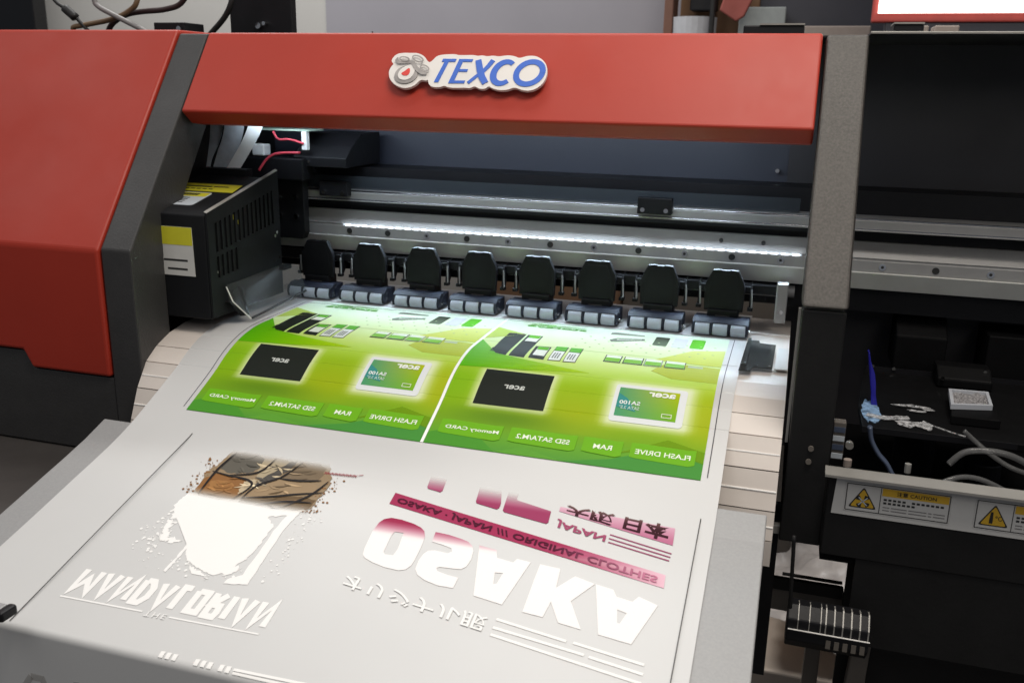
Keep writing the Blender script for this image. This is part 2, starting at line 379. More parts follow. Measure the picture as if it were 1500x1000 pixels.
for ch, q in (('T', [(.2507, .2367), (.2672, .2367), (.2722, .2690), (.2557, .2690)]),):
    on_plane('letter', polys2d([[(.2513, .2367), (.2565, .2367), (.2634, .2650), (.2582, .2650)], [(.2546, .2650), (.2713, .2650), (.2722, .2690), (.2556, .2690)]]), SLF, 'blue', badge, .0116, .0122)
on_plane('letter', polys2d([[(.2692, .2356), (.2750, .2356), (.2815, .2689), (.2757, .2689)], [(.2751, .2356), (.2885, .2358), (.2891, .2395), (.2758, .2393)], [(.2784, .2515), (.2886, .2515), (.2893, .2550), (.2791, .2550)], [(.2808, .2652), (.2918, .2652), (.2927, .2688), (.2815, .2689)]]), SLF, 'blue', badge, .0116, .0122)
on_plane('letter', polys2d(stroke([(.2930, .2364), (.3010, .2455), (.3075, .2515)], [.004, .0042, .0045])+stroke([(.3075, .2515), (.3130, .2600), (.3170, .2678)], [.0045, .0052, .0058])), SLF, 'blue', badge, .0116, .0122)
on_plane('letter', polys2d(stroke([(.2992, .2676), (.3040, .2540), (.3080, .2450), (.3140, .2365)], [.007, .0078, .0078, .0075])), SLF, 'blue', badge, .0116, .0125)
def arc(cx, cy, rx, ry, a0, a1, n=20, shear=.12):
    return [(cx+rx*math.cos(t)+shear*ry*math.sin(t), cy+ry*math.sin(t)) for t in (math.radians(a0+(a1-a0)*k/n) for k in range(n+1))]
on_plane('letter', polys2d(stroke(arc(.3330, .2512, .0118, .0147, 52, 312, 22), [.0055+.0022*math.sin(math.pi*k/22) for k in range(23)])), SLF, 'blue', badge, .0116, .0122)
on_plane('letter', polys2d(stroke(arc(.3632, .2512, .0150, .0150, 0, 360, 30), .0068)), SLF, 'blue', badge, .0116, .0122)
on_plane('emblem_body', polys2d([ellipse(.2147, .2462, .0145, .0125), ]), SLF, 'badge_grey', badge, .0116, .0130)
on_plane('emblem_body', polys2d([cat2([(.2040, .2470), (.2075, .2548), (.2170, .2600), (.2232, .2585), (.2250, .2480), (.2215, .2400), (.2140, .2375), (.2065, .2400)])]), SLF, 'board', badge, .0131, .0135)
on_plane('emblem_drop', polys2d([cat2([(.2083, .2472), (.2125, .2500), (.2172, .2555), (.2194, .2490), (.2182, .2450), (.2150, .2434), (.2105, .2445)])]), SLF, 'drop', badge, .0136, .0139)
on_plane('emblem_leaf', polys2d(stroke(smooth2 if False else [(.1992, .2690), (.1983, .2655), (.2020, .2625), (.2085, .2625), (.2150, .2632), (.2200, .2620), (.2235, .2570), (.2290, .2515), (.2350, .2480), (.2408, .2475)], [.002, .0035, .0038, .0036, .0038, .0046, .0046, .005, .0045, .003])), SLF, 'badge_grey', badge, .0136, .0139)
for cx, cy, rx, ry, ro in ((.2080, .2668, .0062, .0026, -.2), (.2250, .2672, .0078, .0034, -.45), (.2365, .2545, .0062, .0030, -.5)):
    on_plane('emblem_leaf', polys2d(stroke(ellipse(cx, cy, rx, ry, 20, ro)+[ellipse(cx, cy, rx, ry, 20, ro)[0]], .0016)), SLF, 'badge_grey', badge, .0140, .0143)
bmz = bmesh.new()
for X, t in ((.212, .246), (.262, .25), (.31, .25), (.365, .25)):
    p = SLF[0]+SLF[1]*X+SLF[2]*t; cyl(bmz, p+SLF[3]*.0021, p+SLF[3]*.0085, .004, 12)
obj('badge_standoff', bmz, 'board', badge)
# left cover
rc = bmesh.new()
def rcx(off): return [sl(TT+.004, off), (.036, .1700)]
x0, x1 = -.62, -.130
ks = (.0365, .1705)
fr = [(x0, ks[1]), (x1, ks[1]), (x1, .0115), (-.250, .0115), (-.262, .034), (x0, .034)]
v = [rc.verts.new((x, ks[0], z)) for x, z in fr]; w_ = [rc.verts.new((x, .30, z)) for x, z in fr]
top = sl(TT+.004, .003)
ta = rc.verts.new((x0, top[0], top[1])); tb = rc.verts.new((x1, top[0], top[1])); tc_ = rc.verts.new((x1, .34, top[1])); td = rc.verts.new((x0, .34, top[1]))
rc.faces.new(v[::-1]); rc.faces.new(w_)
for i in range(1, 6): rc.faces.new((v[i], w_[i], w_[(i+1) % 6], v[(i+1) % 6]))
rc.faces.new((v[0], v[1], tb, ta)); rc.faces.new((ta, tb, tc_, td)); rc.faces.new((v[1], w_[1], tc_, tb)); rc.faces.new((v[0], ta, td, w_[0])); rc.faces.new((w_[1], w_[0], td, tc_))
obj('side_cover', rc, 'red', PR, .004, seg=3)
obj('lower_body', py([(-.64, -.092), (-.1285, -.092), (-.1285, .0095), (-.250, .0095), (-.2625, .032), (-.64, .032)], .041, .35), 'grey', PR, .0015)
obj('base_shelf', B(-.9, -.0775, -.45, .40, -.125, -.094), 'shelf', PR, .002)
# top cover
obj('top_cover', px([(.2262, .4272), (.2262, .4303), (.56, .4303), (.56, .4272)], .7200, 1.3), 'panel_dark', PR, .0006)
obj('lit_cover_rim', B(.7200, 1.3, .222, .226, .4280, .4306), 'lip', PR, .0005)  # pale strip paints the cover's front edge as lit by the screen
obj('top_cover', px([(.287, .4272), (.287, .4300), (.56, .4300), (.56, .4272)], -.64, .7198), 'black', PR, .0006)
obj('back_panel', B(-.20, .648, .442, .446, .11, .427), 'navy', PR)
obj('back_panel', B(.6485, 1.3, .437, .441, -.12, .427), 'panel_dark', PR)
for X, Z in ((.635, .267), (.671, .239), (.60, .24)):
    obj('screw', cyl(bmesh.new(), (X, .430, Z), (X, .4415 if X < .648 else .4365, Z), .0028, 10), 'chrome', PR)
for X0, X1, Y_, Z1 in ((-.305, -.25, .40, .4535), (.578, .652, .40, .448), (.755, .789, .40, .449)):
    hg = obj('hinge', B(X0, X1, Y_, Y_+.05, .4308, Z1), 'matte', PR, .0015)
    if X0 > 0: obj('hinge_plate', B(X0+.02 if X0 < .7 else X0, X1, Y_-.002, Y_+.05, Z1+.0002, Z1+.0022), 'lip', hg)
    else: obj('hinge_pin', cyl(bmesh.new(), (X1-.008, Y_-.002, .444), (X1-.008, Y_-.004, .444), .004, 10), 'chrome', hg)
# tray
tp = [(y, pf(y)-.0016) for y in [-.309+.269*k/8 for k in range(9)]]
prof = [(tp[0][0]-.0125-.001, -.22)]+[(film_pt(0, Y0-RB*1.18*k/8, -.0016).y, film_pt(0, Y0-RB*1.18*k/8, -.0016).z) for k in range(8, 0, -1)]+tp+[(-.040, -.028), (-.30, -.10), (-.305, -.22)]
obj('output_tray', px(prof, -.0755, .665), 'tray', PR, .0012)
cl = obj('tray_clip', B(.015, .062, -.335, -.322, -.064, -.058), 'tray', PR, .001); obj('clip_cap', B(.062, .070, -.337, -.32, -.0665, -.0575), 'matte', cl, .002)
# platen with its slats
pl = obj('platen', px([(.42, .0630), (.178, .0625), (.132, .0612), (.101, .0550), (.0755, .0455), (.0545, .0315), (.0340, .0045), (.0175, -.031), (.0095, -.058), (.009, -.085), (.42, -.085)], -.0835, .6705), 'seam', PR)
pp = [(.425, .066), (.335, .066), (.175, .0655), (.13, .0645), (.098, .0585), (.0715, .0485), (.050, .0340), (.030, .0060), (.0135, -.0300), (.0055, -.058), (.004, -.085)]
def slat(a, c, name='slat', m='slat', g=.0006, t=.003):
    P = []
    for q in (a, c) if len(a) == 2 and not isinstance(a[0], tuple) else (): P.append(q)
    (y0, z0), (y1, z1) = a, c; l = math.hypot(y1-y0, z1-z0); uy, uz = (y1-y0)/l, (z1-z0)/l
    ny, nz_ = (uz, -uy)
    if nz_ < 0 or (abs(nz_) < 1e-6 and ny > 0): ny, nz_ = -ny, -nz_
    a2 = (y0+uy*g, z0+uz*g); c2 = (y1-uy*g, z1-uz*g)
    return px([a2, c2, (c2[0]-ny*t, c2[1]-nz_*t), (a2[0]-ny*t, a2[1]-nz_*t)], -.085, .672)
def slat_multi(pts, g=.0006, t=.003):
    pts = list(pts); n = len(pts)
    def sh(p, q): l = math.hypot(q[0]-p[0], q[1]-p[1]); return (p[0]+(q[0]-p[0])/l*g, p[1]+(q[1]-p[1])/l*g)
    pts[0], pts[-1] = sh(pts[0], pts[1]), sh(pts[-1], pts[-2])
    low = []
    for i in range(n):
        a = pts[max(i-1, 0)]; c = pts[min(i+1, n-1)]; l = math.hypot(c[0]-a[0], c[1]-a[1]); dy, dz = (c[0]-a[0])/l, (c[1]-a[1])/l
        low.append((pts[i][0]-dz*t, pts[i][1]+dy*t))
    return px(pts+low[::-1], -.085, .672)
for seg_ in ([pp[0], pp[1]], [pp[1], pp[2]], [pp[2], pp[3], pp[4], pp[5]], [pp[5], pp[6]], [pp[6], pp[7]], [pp[7], pp[8]], [pp[8], pp[9]], [pp[9], pp[10]]):
    obj('slat', slat_multi(seg_), 'slat', pl)
for y, z in ((.040, .0195), (.0215, -.0125), (.0095, -.045)):
    obj('glint_or_rim', cyl(bmesh.new(), (-.0845, y, z), (.6715, y, z), .0011, 6), 'glint_or_rim', pl)  # thin pale ridges paint the highlight lines along the slat chamfers
obj('end_rim', B(.623, .672, .331, .336, .0662, .0685), 'glint_or_rim', pl)

# rail assembly
gr = obj('gantry_beam', B(-.45, 1.3, .372, .436, .10, .252), 'matte', PR)
gd_ = obj('guide_rail', px([(.337, .2065), (.337, .2075), (.3395, .2095), (.3395, .2185), (.3425, .2215), (.371, .2225), (.371, .2065)], -.45, 1.3), 'alu', gr)
obj('guide_glint', cyl(bmesh.new(), (-.45, .3385, .2085), (1.3, .3385, .2085), .0011, 8), 'steel', gr, smooth=True); obj('guide_glint', cyl(bmesh.new(), (-.45, .3412, .2205), (1.3, .3412, .2205), .0012, 8), 'steel', gr, smooth=True)  # added steel rods draw the bright highlights of the rail chamfers
obj('encoder_strip', B(-.45, .668, .352, .3528, .2228, .2405), 'encoder', gr)
fc = obj('rail_face', px([(.3465, .1555), (.3465, .1690), (.3490, .1692), (.3490, .1715), (.3475, .1722), (.3640, .1900), (.371, .1900), (.371, .1555)], -.45, 1.3), 'alu', gr, .0004)
obj('rail_lip', px([(.3425, .1545), (.3440, .1552), (.371, .1552), (.371, .1325), (.3520, .1325)], -.45, 1.3), 'alu_lip', gr, .0004)
led = obj('led_strip', B(.035, .676, .3468, .3487, .1694, .1713), 'ledstrip', gr)
for k in range(48): obj('led', B(.0400+.0133*k, .0480+.0133*k, .3458, .3467, .1700, .1710), 'ledm', led)
sx = [.052, .104, .158, .213, .268, .337, .398, .459, .519, .577, .641, .80, .86, .92]
for k, X in enumerate([.046+.0605*k for k in range(15)]):
    s = obj('rail_screw', cyl(bmesh.new(), (X, .3455, .1622), (X, .3480, .1622), .0042, 14), 'chrome' if k % 2 == 0 else 'ink', fc)
    if k % 2 == 0: obj('screw_socket', cyl(bmesh.new(), (X, .3452, .1622), (X, .3456, .1622), .002, 6), 'ink', s)
for X in (.575, .628): obj('rail_screw', cyl(bmesh.new(), (X, .3515, .1826), (X, .356, .1805), .0026, 10), 'ink', fc)
for X0, X1 in ((.010, .054), (.468, .512)):
    bk = obj('stop_block', B(X0, X1, .326, .340, .2135, .2345), 'matte', gr, .001)
    for X in (X0+.007, X1-.007): obj('screw', cyl(bmesh.new(), (X, .3245, .219), (X, .3262, .219), .003, 10), 'chrome', bk)
eb = obj('end_bracket', py([(-.075, .150), (-.016, .150), (-.012, .16), (-.012, .236), (-.02, .246), (-.075, .25)], .320, .334), 'matte', gr, .001)
for X, Z in ((-.053, .209), (-.025, .210), (-.025, .183), (-.051, .184)): obj('screw', cyl(bmesh.new(), (X, .3175, Z), (X, .3203, Z), .0034, 10), 'chrome', eb)

# pinch roller units
bar = obj('pinch_bar', B(-.08, .655, .338, .352, .118, .130), 'matte', PR, .001)
obj('pinch_shaft', cyl(bmesh.new(), (-.08, .362, .120), (.672, .362, .120), .0080, 14), 'alu', PR, smooth=True)
sb = obj('shaft_bracket', B(.650, .664, .325, .345, .085, .136), 'alu', PR, .0015); obj('screw', cyl(bmesh.new(), (.657, .3225, .1), (.657, .3252, .1), .003, 10), 'chrome', sb)
def pinch(xc):
    u = obj('pinch_roller_unit', B(xc-.0195, xc+.0195, .316, .342, .0800, .0985), 'matte', PR, .0015)
    def a(n, bm, m, **k): return obj(n, bm, m, u, **k)
    hb = bmesh.new()
    px([(.3065, .0698), (.3075, .0830), (.3140, .0885), (.3330, .0885), (.3330, .0698)], xc-.0345, xc+.0345, hb)
    a('roller_housing', hb, 'housing', bevel=.0012)
    for k in range(4):
        X = xc-.0345+.0222*k
        a('fin', px([(.2945, .0710), (.2925, .0775), (.2950, .0855), (.3030, .0890), (.3070, .0890), (.3070, .0706)], X-.0010, X+.0022), 'housing', bevel=.0006)
    a('hood', px([(.2955, .0858), (.3025, .0898), (.3140, .0904), (.3140, .0886), (.3040, .0880), (.2965, .0846)], xc-.0345, xc+.0345), 'housing', bevel=.0004)
    a('axle', cyl(bmesh.new(), (xc-.0365, .3000, .0772), (xc+.0375, .3000, .0772), .0014, 8), 'chrome')
    for k in range(3):
        X = xc-.0345+.0222*k+.0030; a('roller', cyl(bmesh.new(), (X, .3000, .0772), (X+.0182, .3000, .0772), .0086, 22), 'roller', bevel=.0011)
    sh = [(p*1.06, q) for p, q in [(-.0230, .0960), (.0230, .0960), (.0238, .1265), (.0224, .1325), (.0152, .1488), (.006, .1496), (.004, .1488), (-.004, .1488), (-.006, .1496), (-.0152, .1488), (-.0224, .1325), (-.0238, .1265)]]
    a('shield', py([(xc+p, q) for p, q in sh], .3205, .3285), 'matte', bevel=.0008)
    a('shield_rib', py([(xc-.0185, .099), (xc+.0185, .099), (xc+.0190, .1265), (xc+.0128, .1435), (xc-.0128, .1435), (xc-.0190, .1265)], .3199, .3206), 'matte', bevel=.0003)
    a('slot_edge', B(xc-.009, xc+.009, .3152, .3158, .0905, .0912), 'leg')
    for s, dx in ((1, .0325), (-1, -.0325)):
        a('lever', prism(bmesh.new(), [(xc+dx-.0012, y, z) for y, z in ((.330, .0985), (.326, .104), (.329, .122), (.333, .130), (.350, .132), (.350, .118), (.345, .108), (.338, .100))], (.0024, 0, 0)), 'matte', bevel=.0005)
        a('lever_arm', B(min(xc+dx, xc+dx*.7), max(xc+dx, xc+dx*.7), .331, .340, .119, .128), 'matte', bevel=.0008)
        a('lever_foot', B(xc+dx-.0030, xc+dx+.0040, .3245, .333, .0975, .1020), 'matte', bevel=.0008)
        a('spring_rod', cyl(bmesh.new(), (xc+dx+.0026, .3262, .1020), (xc+dx+.0010, .3285, .1250), .0011, 8), 'alu')
    return u
p0 = pinch(.5865)
for k in range(1, 8): copy_tree(p0, PR, -.083*k)

# print carriage
cr = obj('print_carriage', px([(.10, .080), (.10, .2105), (.108, .214), (.245, .2445), (.245, .080)], -.127, -.0225), 'carriage', PR, .0015)
obj('carriage_ridge', px([(.243, .243), (.243, .2535), (.262, .2535), (.262, .243)], -.127, -.0560), 'carriage', cr, .001)
# vented side: sheet with real slots between bars
def sidept(u, v):   # u 0..1 front to back, v 0..1 bottom to top
    y = .1+u*.165; top = .2135+u*.0385; return (y, .082+v*(top-.082))
side = bmesh.new(); xo, xi = -.019, -.0215
us = [0, .09]; du = .0285
for k in range(14): us += [.09+k*.0605+.0000, .09+k*.0605+du]
us = sorted(set(round(x, 5) for x in us+[1.0])); vs_ = [0, .36, .56, .60, .87, 1.0]
def open_(i, j):
    uc = (us[i]+us[i+1])/2; k = (uc-.09)/.0605
    slotcol = k > 0 and (k-int(k))*.0605 < du and int(k) < 14
    if not slotcol: return False
    kk = int(k)
    if j == 3: return True
    if j == 1: return kk < 5
    return False
G = {}
def gv(i, j, x):
    if (i, j, x) not in G: y, z = sidept(us[i], vs_[j]); G[(i, j, x)] = side.verts.new((x, y, z))
    return G[(i, j, x)]
ni, nj = len(us)-1, len(vs_)-1
for i in range(ni):
    for j in range(nj):
        if open_(i, j): continue
        side.faces.new([gv(i, j, xo), gv(i+1, j, xo), gv(i+1, j+1, xo), gv(i, j+1, xo)])
        side.faces.new([gv(i, j, xi), gv(i, j+1, xi), gv(i+1, j+1, xi), gv(i+1, j, xi)])
        for (a, c, di, dj) in (((i, j), (i+1, j), 0, -1), ((i, j+1), (i+1, j+1), 0, 1), ((i, j), (i, j+1), -1, 0), ((i+1, j), (i+1, j+1), 1, 0)):
            I, J = i+di, j+dj
            if not (0 <= I < ni and 0 <= J < nj) or open_(I, J):
                side.faces.new([gv(*a, xo), gv(*c, xo), gv(*c, xi), gv(*a, xi)])
obj('vented_side', side, 'carriage', cr)
for u, v_, mm, dv in ((.20, .46, 'yellow', .08), (.33, .63, 'label', .05), (.385, .62, 'label', .06), (.44, .615, 'label_blue', .07), (.50, .61, 'label_blue', .08), (.15, .42, 'label', .03), (.36, .80, 'yellow', .05), (.42, .74, 'yellow', .04), (.62, .70, 'label', .02), (.1, .40, 'label', .02)):
    y, z = sidept(u, v_); obj('component', B(-.0223, -.0217, y, y+.004, z, z+dv*.13), mm, cr)
edge = prism(bmesh.new(), [(-.0190, .1, .2135), (-.0190, .265, .252), (-.0225, .265, .2535), (-.0225, .1, .2150)], (0, 0, .0006)); obj('edge_trim', edge, 'lip', cr)
# labels on the carriage
nrm = Vector((0, -.0305, .137)).normalized(); uy_ = Vector((0, .137, .0305)).normalized()
CTF = (Vector((0, .108, .2140)), Vector((1, 0, 0)), uy_, nrm)
on_plane('warning_label', polys2d([[(-.126, .071), (-.033, .071), (-.036, .100), (-.126, .100)]]), CTF, 'yellow', cr, .0002, .0008)
on_plane('lettering', polys2d([[(-.125, .087), (-.075, .087), (-.075, .091), (-.125, .091)], [(-.072, .088), (-.05, .088), (-.05, .091), (-.072, .091)]]+[[(-.119+.009*k, .078), (-.113+.009*k, .078), (-.113+.009*k, .081), (-.119+.009*k, .081)] for k in range(6)]), CTF, 'ink', cr, .0009, .0010)
lb = on_plane('notice_label', polys2d([rrect(-.126, -.058, .018, .066, .005)]), CTF, 'label_blue', cr, .0002, .0008)
on_plane('label_band', polys2d([[(-.125, .050), (-.060, .050), (-.060, .0635), (-.125, .0635)]]), CTF, 'yellow', lb, .0009, .0011)
on_plane('lettering', polys2d([[(-.100+.0045*k, .053), (-.0965+.0045*k, .053), (-.095+.0045*k, .0605), (-.0985+.0045*k, .0605)] for k in range(6)]), CTF, 'ink', lb, .0012, .0013)
on_plane('lettering', polys2d([[(-.121, y), (-.078, y), (-.078, y+.0022), (-.121, y+.0022)] for y in (.043, .0375, .032, .0265)]), CTF, 'ink', lb, .0009, .0010)
FRF = (Vector((0, .0998, 0)), Vector((1, 0, 0)), Vector((0, 0, 1)), Vector((0, -1, 0)))
fl = on_plane('front_label', polys2d([[(-.12, .134), (-.0405, .134), (-.0415, .195), (-.12, .195)]]), FRF, 'label', cr, .0001, .0006)
on_plane('label_band', polys2d([[(-.12, .1725), (-.0416, .1725), (-.0415, .1948), (-.12, .1948)]]), FRF, 'yellow', fl, .0007, .0009)
on_plane('lettering', polys2d([[(-.085, .152), (-.05, .152), (-.05, .1545), (-.085, .1545)], [(-.08, .141), (-.051, .141), (-.051, .1435), (-.08, .1435)]]), FRF, 'ink', fl, .0007, .0008)
for u, v_ in ((.9, .5), (.93, .52), (.88, .30), (.95, .31)):
    y, z = sidept(u, v_); obj('screw', cyl(bmesh.new(), (-.0185, y, z), (-.0172, y, z), .0022, 8), 'chrome', cr)
# acrylic foot guard beside the carriage
gd = prism(bmesh.new(), [(-.016, .125, .120), (-.016, .262, .123), (-.006, .285, .117), (.004, .285, .084), (.002, .15, .074), (-.012, .125, .098)], (.0016, 0, .0006))
g = obj('foot_guard', gd, 'acrylic', cr)
obj('guard_edge', tube(bmesh.new(), [(.0035, .15, .0735), (.0055, .285, .0825)], .0016, 6, 1), 'ink', g)
obj('guard_bracket', prism(bmesh.new(), [(-.0205, .125, .098), (-.0205, .155, .114), (-.013, .155, .112), (-.002, .148, .078), (-.006, .138, .078), (-.014, .128, .098)], (0, .004, -.001)), 'matte', g)
obj('guard_bracket', prism(bmesh.new(), [(-.0205, .255, .116), (-.0205, .275, .116), (-.010, .275, .116), (-.010, .255, .116)], (0, 0, .006)), 'matte', g)
obj('guard_edge', tube(bmesh.new(), [(-.013, .122, .119), (-.006, .124, .100), (.003, .148, .073)], .0009, 6, 1), 'glint_or_rim', g)
# ribbon cables and small electronics above the carriage
obj('ribbon_cable', ribbon([(-.124, .285, .36), (-.126, .275, .30), (-.137, .262, .262), (-.136, .255, .243)], (.030, .004, 0)), 'cable_grey', PR)
obj('ribbon_cable', ribbon([(-.088, .282, .36), (-.090, .275, .305), (-.100, .268, .27), (-.107, .262, .243)], (.027, .006, 0)), 'cable_grey', PR)
obj('ribbon_cable', ribbon([(-.148, .280, .30), (-.150, .268, .275), (-.156, .262, .258), (-.150, .256, .243)], (.012, .010, 0)), 'cable_grey', PR)
obj('ribbon_cable', ribbon([(-.044, .288, .35), (-.056, .275, .309), (-.066, .268, .285), (-.090, .260, .246)], (.019, .012, .006)), 'cable_white', PR)
pb = obj('circuit_board', B(-.075, .010, .305, .345, .3035, .3055), 'pcb', PR)
obj('connector', B(-.002, .006, .303, .312, .278, .3030), 'white_plastic', pb, .001)
obj('connector', B(-.080, -.060, .30, .318, .268, .284), 'white_plastic', PR, .002)
obj('red_wire', tube(bmesh.new(), [(-.045, .302, .302), (-.036, .30, .292), (-.018, .30, .292), (.002, .302, .287)], .0016, 8), 'wire_red', PR, smooth=True)
obj('red_wire', tube(bmesh.new(), [(-.067, .295, .248), (-.056, .30, .264), (-.040, .302, .272), (-.006, .305, .274)], .0018, 8), 'wire_red', PR, smooth=True)
hb_ = obj('sensor_bracket', px([(.31, .255), (.31, .268), (.33, .283), (.36, .30), (.42, .30), (.42, .255)], -.020, .062), 'matte', PR, .001)
obj('screw', cyl(bmesh.new(), (.004, .3085, .262), (.004, .3105, .262), .002, 8), 'chrome', hb_)
obj('sensor_bracket', B(-.125, .0, .30, .33, .236, .266), 'matte', PR, .0015)

# side clamp plate on the right of the platen
ck = obj('media_clamp', pz([(.6195, .150), (.6215, .270), (.626, .283), (.636, .283), (.637, .272), (.656, .270), (.655, .168), (.634, .166), (.632, .150)], .0700, .0716), 'smoke', PR, .0004)
obj('clamp_wall', pz([(.6215, .152), (.6235, .268), (.627, .268), (.627, .152)], .0717, .0780), 'smoke', ck)
obj('clamp_tab', pz([(.6575, .171), (.6595, .262), (.671, .262), (.671, .171)], .0690, .0700), 'label', ck)
for X, Y in ((.637, .172), (.651, .172), (.645, .262)): obj('screw', cyl(bmesh.new(), (X, Y, .0716), (X, Y, .0728), .002, 8), 'chrome', ck)

# right service bay
obj('bay_floor', B(.7195, 1.3, .0365, .44, -.084, -.076), 'deep', PR)
obj('service_skirt', B(.753, 1.3, .0315, .0355, -.17, -.0752), 'black', PR)
obj('service_panel', B(.7195, 1.3, .030, .036, -.0745, .0115), 'black', PR, .0008)
obj('bay_lip', px([(.016, .0135), (.016, .0160), (.030, .0190), (.032, .0190), (.032, .0120), (.030, .0120), (.030, .0150), (.018, .0130)], .7145, 1.3), 'lip', PR)
obj('lip_stub', cyl(bmesh.new(), (.79, .045, .017), (.79, .045, .026), .003, 10), 'lip', PR)
PNF = (Vector((0, .030, 0)), Vector((1, 0, 0)), Vector((0, 0, 1)), Vector((0, -1, 0)))
ls = on_plane('caution_strip', polys2d([[(.7245, -.0285), (1.28, -.0285), (1.28, .0085), (.7265, .0085)]]), PNF, 'label', PR, .0001, .0010)
def tri(cx, y, w, h):
    P = [(cx-w, y), (cx+w, y), (cx, y+h)]; o = []
    for i in range(3):
        p, q, r = P[i-1], P[i], P[(i+1) % 3]
        o += [(q[0]+(p[0]-q[0])*.09, q[1]+(p[1]-q[1])*.09), (q[0]+(p[0]+r[0]-2*q[0])*.022, q[1]+(p[1]+r[1]-2*q[1])*.022), (q[0]+(r[0]-q[0])*.09, q[1]+(r[1]-q[1])*.09)]
    return o
def sticker(x0, kind):
    y0, y1 = -.0235, .0062; x1 = x0+.094
    st = on_plane('caution_sticker', polys2d(stroke([(x0, y0), (x1, y0), (x1, y1), (x0, y1), (x0, y0)], .0008)+[[(x0+.0016, y0+.0016), (x1-.0016, y0+.0016), (x1-.0016, y1-.0016), (x0+.0016, y1-.0016)]]), PNF, 'label', ls, .0011, .0014)
    def a(n, s, m, h): return on_plane(n, s, PNF, m, st, h, h+.0002)
    # keep thing > part > sub-part: everything below hangs on the strip
    xs = x0+.032
    return [('border', polys2d(stroke([(x0+.0012, y0+.0012), (x1-.0012, y0+.0012), (x1-.0012, y1-.0012), (x0+.0012, y1-.0012), (x0+.0012, y0+.0012)], .0006)+stroke([(xs, y0+.0012), (xs, y1-.0012)], .0006)), 'ink', .0015),
            ('caution_band', polys2d([[(xs+.0012, y1-.0098), (x1-.002, y1-.0098), (x1-.002, y1-.002), (xs+.0012, y1-.002)]]), 'amber', .0015),
            ('lettering', text2d('注意 CAUTION', [(xs+.014, y1-.0082), (x1-.013, y1-.0082), (x1-.013, y1-.0036), (xs+.014, y1-.0036)], .01), 'ink', .0018),
            ('triangle_sign', polys2d([tri(x0+.0165, y0+.0045, .0130, .0220)]), 'ink', .0015),
            ('triangle_face', polys2d([tri(x0+.0165, y0+.0057, .0110, .0189)]), 'amber', .0018),
            ('lettering', polys2d([[(xs+.003+.0042*k, yy), (xs+.0058+.0042*k, yy), (xs+.0058+.0042*k, yy+.002), (xs+.003+.0042*k, yy+.002)] for yy, n in ((y0+.0152, 13), (y0+.0117, 7)) for k in range(n) if not (n == 13 and k == 5)]), 'ink', .0015),
            ('lettering', polys2d([[(xs+.003+q, yy), (xs+.003+q+w, yy), (xs+.003+q+w, yy+.0009), (xs+.003+q, yy+.0009)] for yy in (y0+.0078, y0+.0048) for q, w in ((0, .006), (.0075, .014), (.023, .016), (.0405, .003), (.045, .010))]), 'cab_grey', .0015)]
for x0, kind in ((.7355, 'fan'), (.8505, 'heat')):
    for n, s, m, h in sticker(x0, kind): on_plane(n, s, PNF, m, ls, h, h+.0002)
    cx, cy = x0+.0165, -.0235+.0118
    if kind == 'fan':
        bl = []
        for k in range(4):
            t = math.radians(45+90*k+8); bl.append([(cx+.0012*math.cos(t), cy+.0012*math.sin(t)), (cx+.0068*math.cos(t-.42), cy+.0068*math.sin(t-.42)), (cx+.0072*math.cos(t), cy+.0072*math.sin(t)), (cx+.0064*math.cos(t+.42), cy+.0064*math.sin(t+.42))])
        on_plane('fan_symbol', polys2d(bl), PNF, 'ink', ls, .0021, .0023)
        on_plane('fan_symbol', polys2d(stroke([(cx-.004, cy-.004), (cx+.004, cy+.004)], .001)+stroke([(cx-.004, cy+.004), (cx+.004, cy-.004)], .001)), PNF, 'label_blue', ls, .0024, .0025)
    else:
        on_plane('heat_symbol', polys2d([[(cx-.0038, cy-.0045), (cx-.0008, cy-.0045), (cx-.0008, cy-.001), (cx-.0012, cy+.007), (cx-.0032, cy+.007), (cx-.0038, cy-.001)], ]), PNF, 'ink', ls, .0021, .0023)
        on_plane('lettering', text2d('℃', [(cx+.001, cy-.001), (cx+.007, cy-.001), (cx+.007, cy+.0035), (cx+.001, cy+.0035)]), PNF, 'ink', ls, .0021, .0023)
# capping station
cs = obj('capping_station', pz([(.752, .128), (.93, .128), (.95, .15), (.95, .345), (.765, .345), (.752, .20)], .022, .030), 'deep', PR, .001)
obj('tray_edge', B(.752, .90, .1265, .1278, .0235, .0300), 'matte', cs)
obj('tray_rear_edge', px([(.343, .030), (.343, .036), (.345, .036), (.345, .030)], .768, .95), 'matte', cs)
obj('cap_body', pz([(.842, .165), (.890, .165), (.894, .25), (.852, .25)], .0305, .0405), 'deep', cs, .001)
cp = bmesh.new()
oq = [(.8435, .185), (.8865, .196), (.8905, .247), (.8490, .244)]
def inset(q, k): cx = sum(p[0] for p in q)/4; cy = sum(p[1] for p in q)/4; return [(cx+(p[0]-cx)*k, cy+(p[1]-cy)*k) for p in q]
iq = inset(oq, .84)
for i in range(4):
    j = (i+1) % 4; prism(cp, [(oq[i][0], oq[i][1], .041), (oq[j][0], oq[j][1], .041), (iq[j][0], iq[j][1], .041), (iq[i][0], iq[i][1], .041)], (0, 0, .0055))
obj('cap_rim', cp, 'capgrey', cs)
sp = bmesh.new(); n = 10
gvx = [[sp.verts.new((*bil(iq, i/n, j/n), .0435+random.uniform(-.0016, .0022))) for j in range(n+1)] for i in range(n+1)]
for i in range(n):
    for j in range(n): sp.faces.new((gvx[i][j], gvx[i+1][j], gvx[i+1][j+1], gvx[i][j+1]))
obj('cap_sponge', sp, 'sponge', cs)
obj('station_hump', px([(.30, .0305), (.30, .042), (.32, .052), (.345, .052), (.345, .0305)], .845, .905), 'deep', cs, .002)
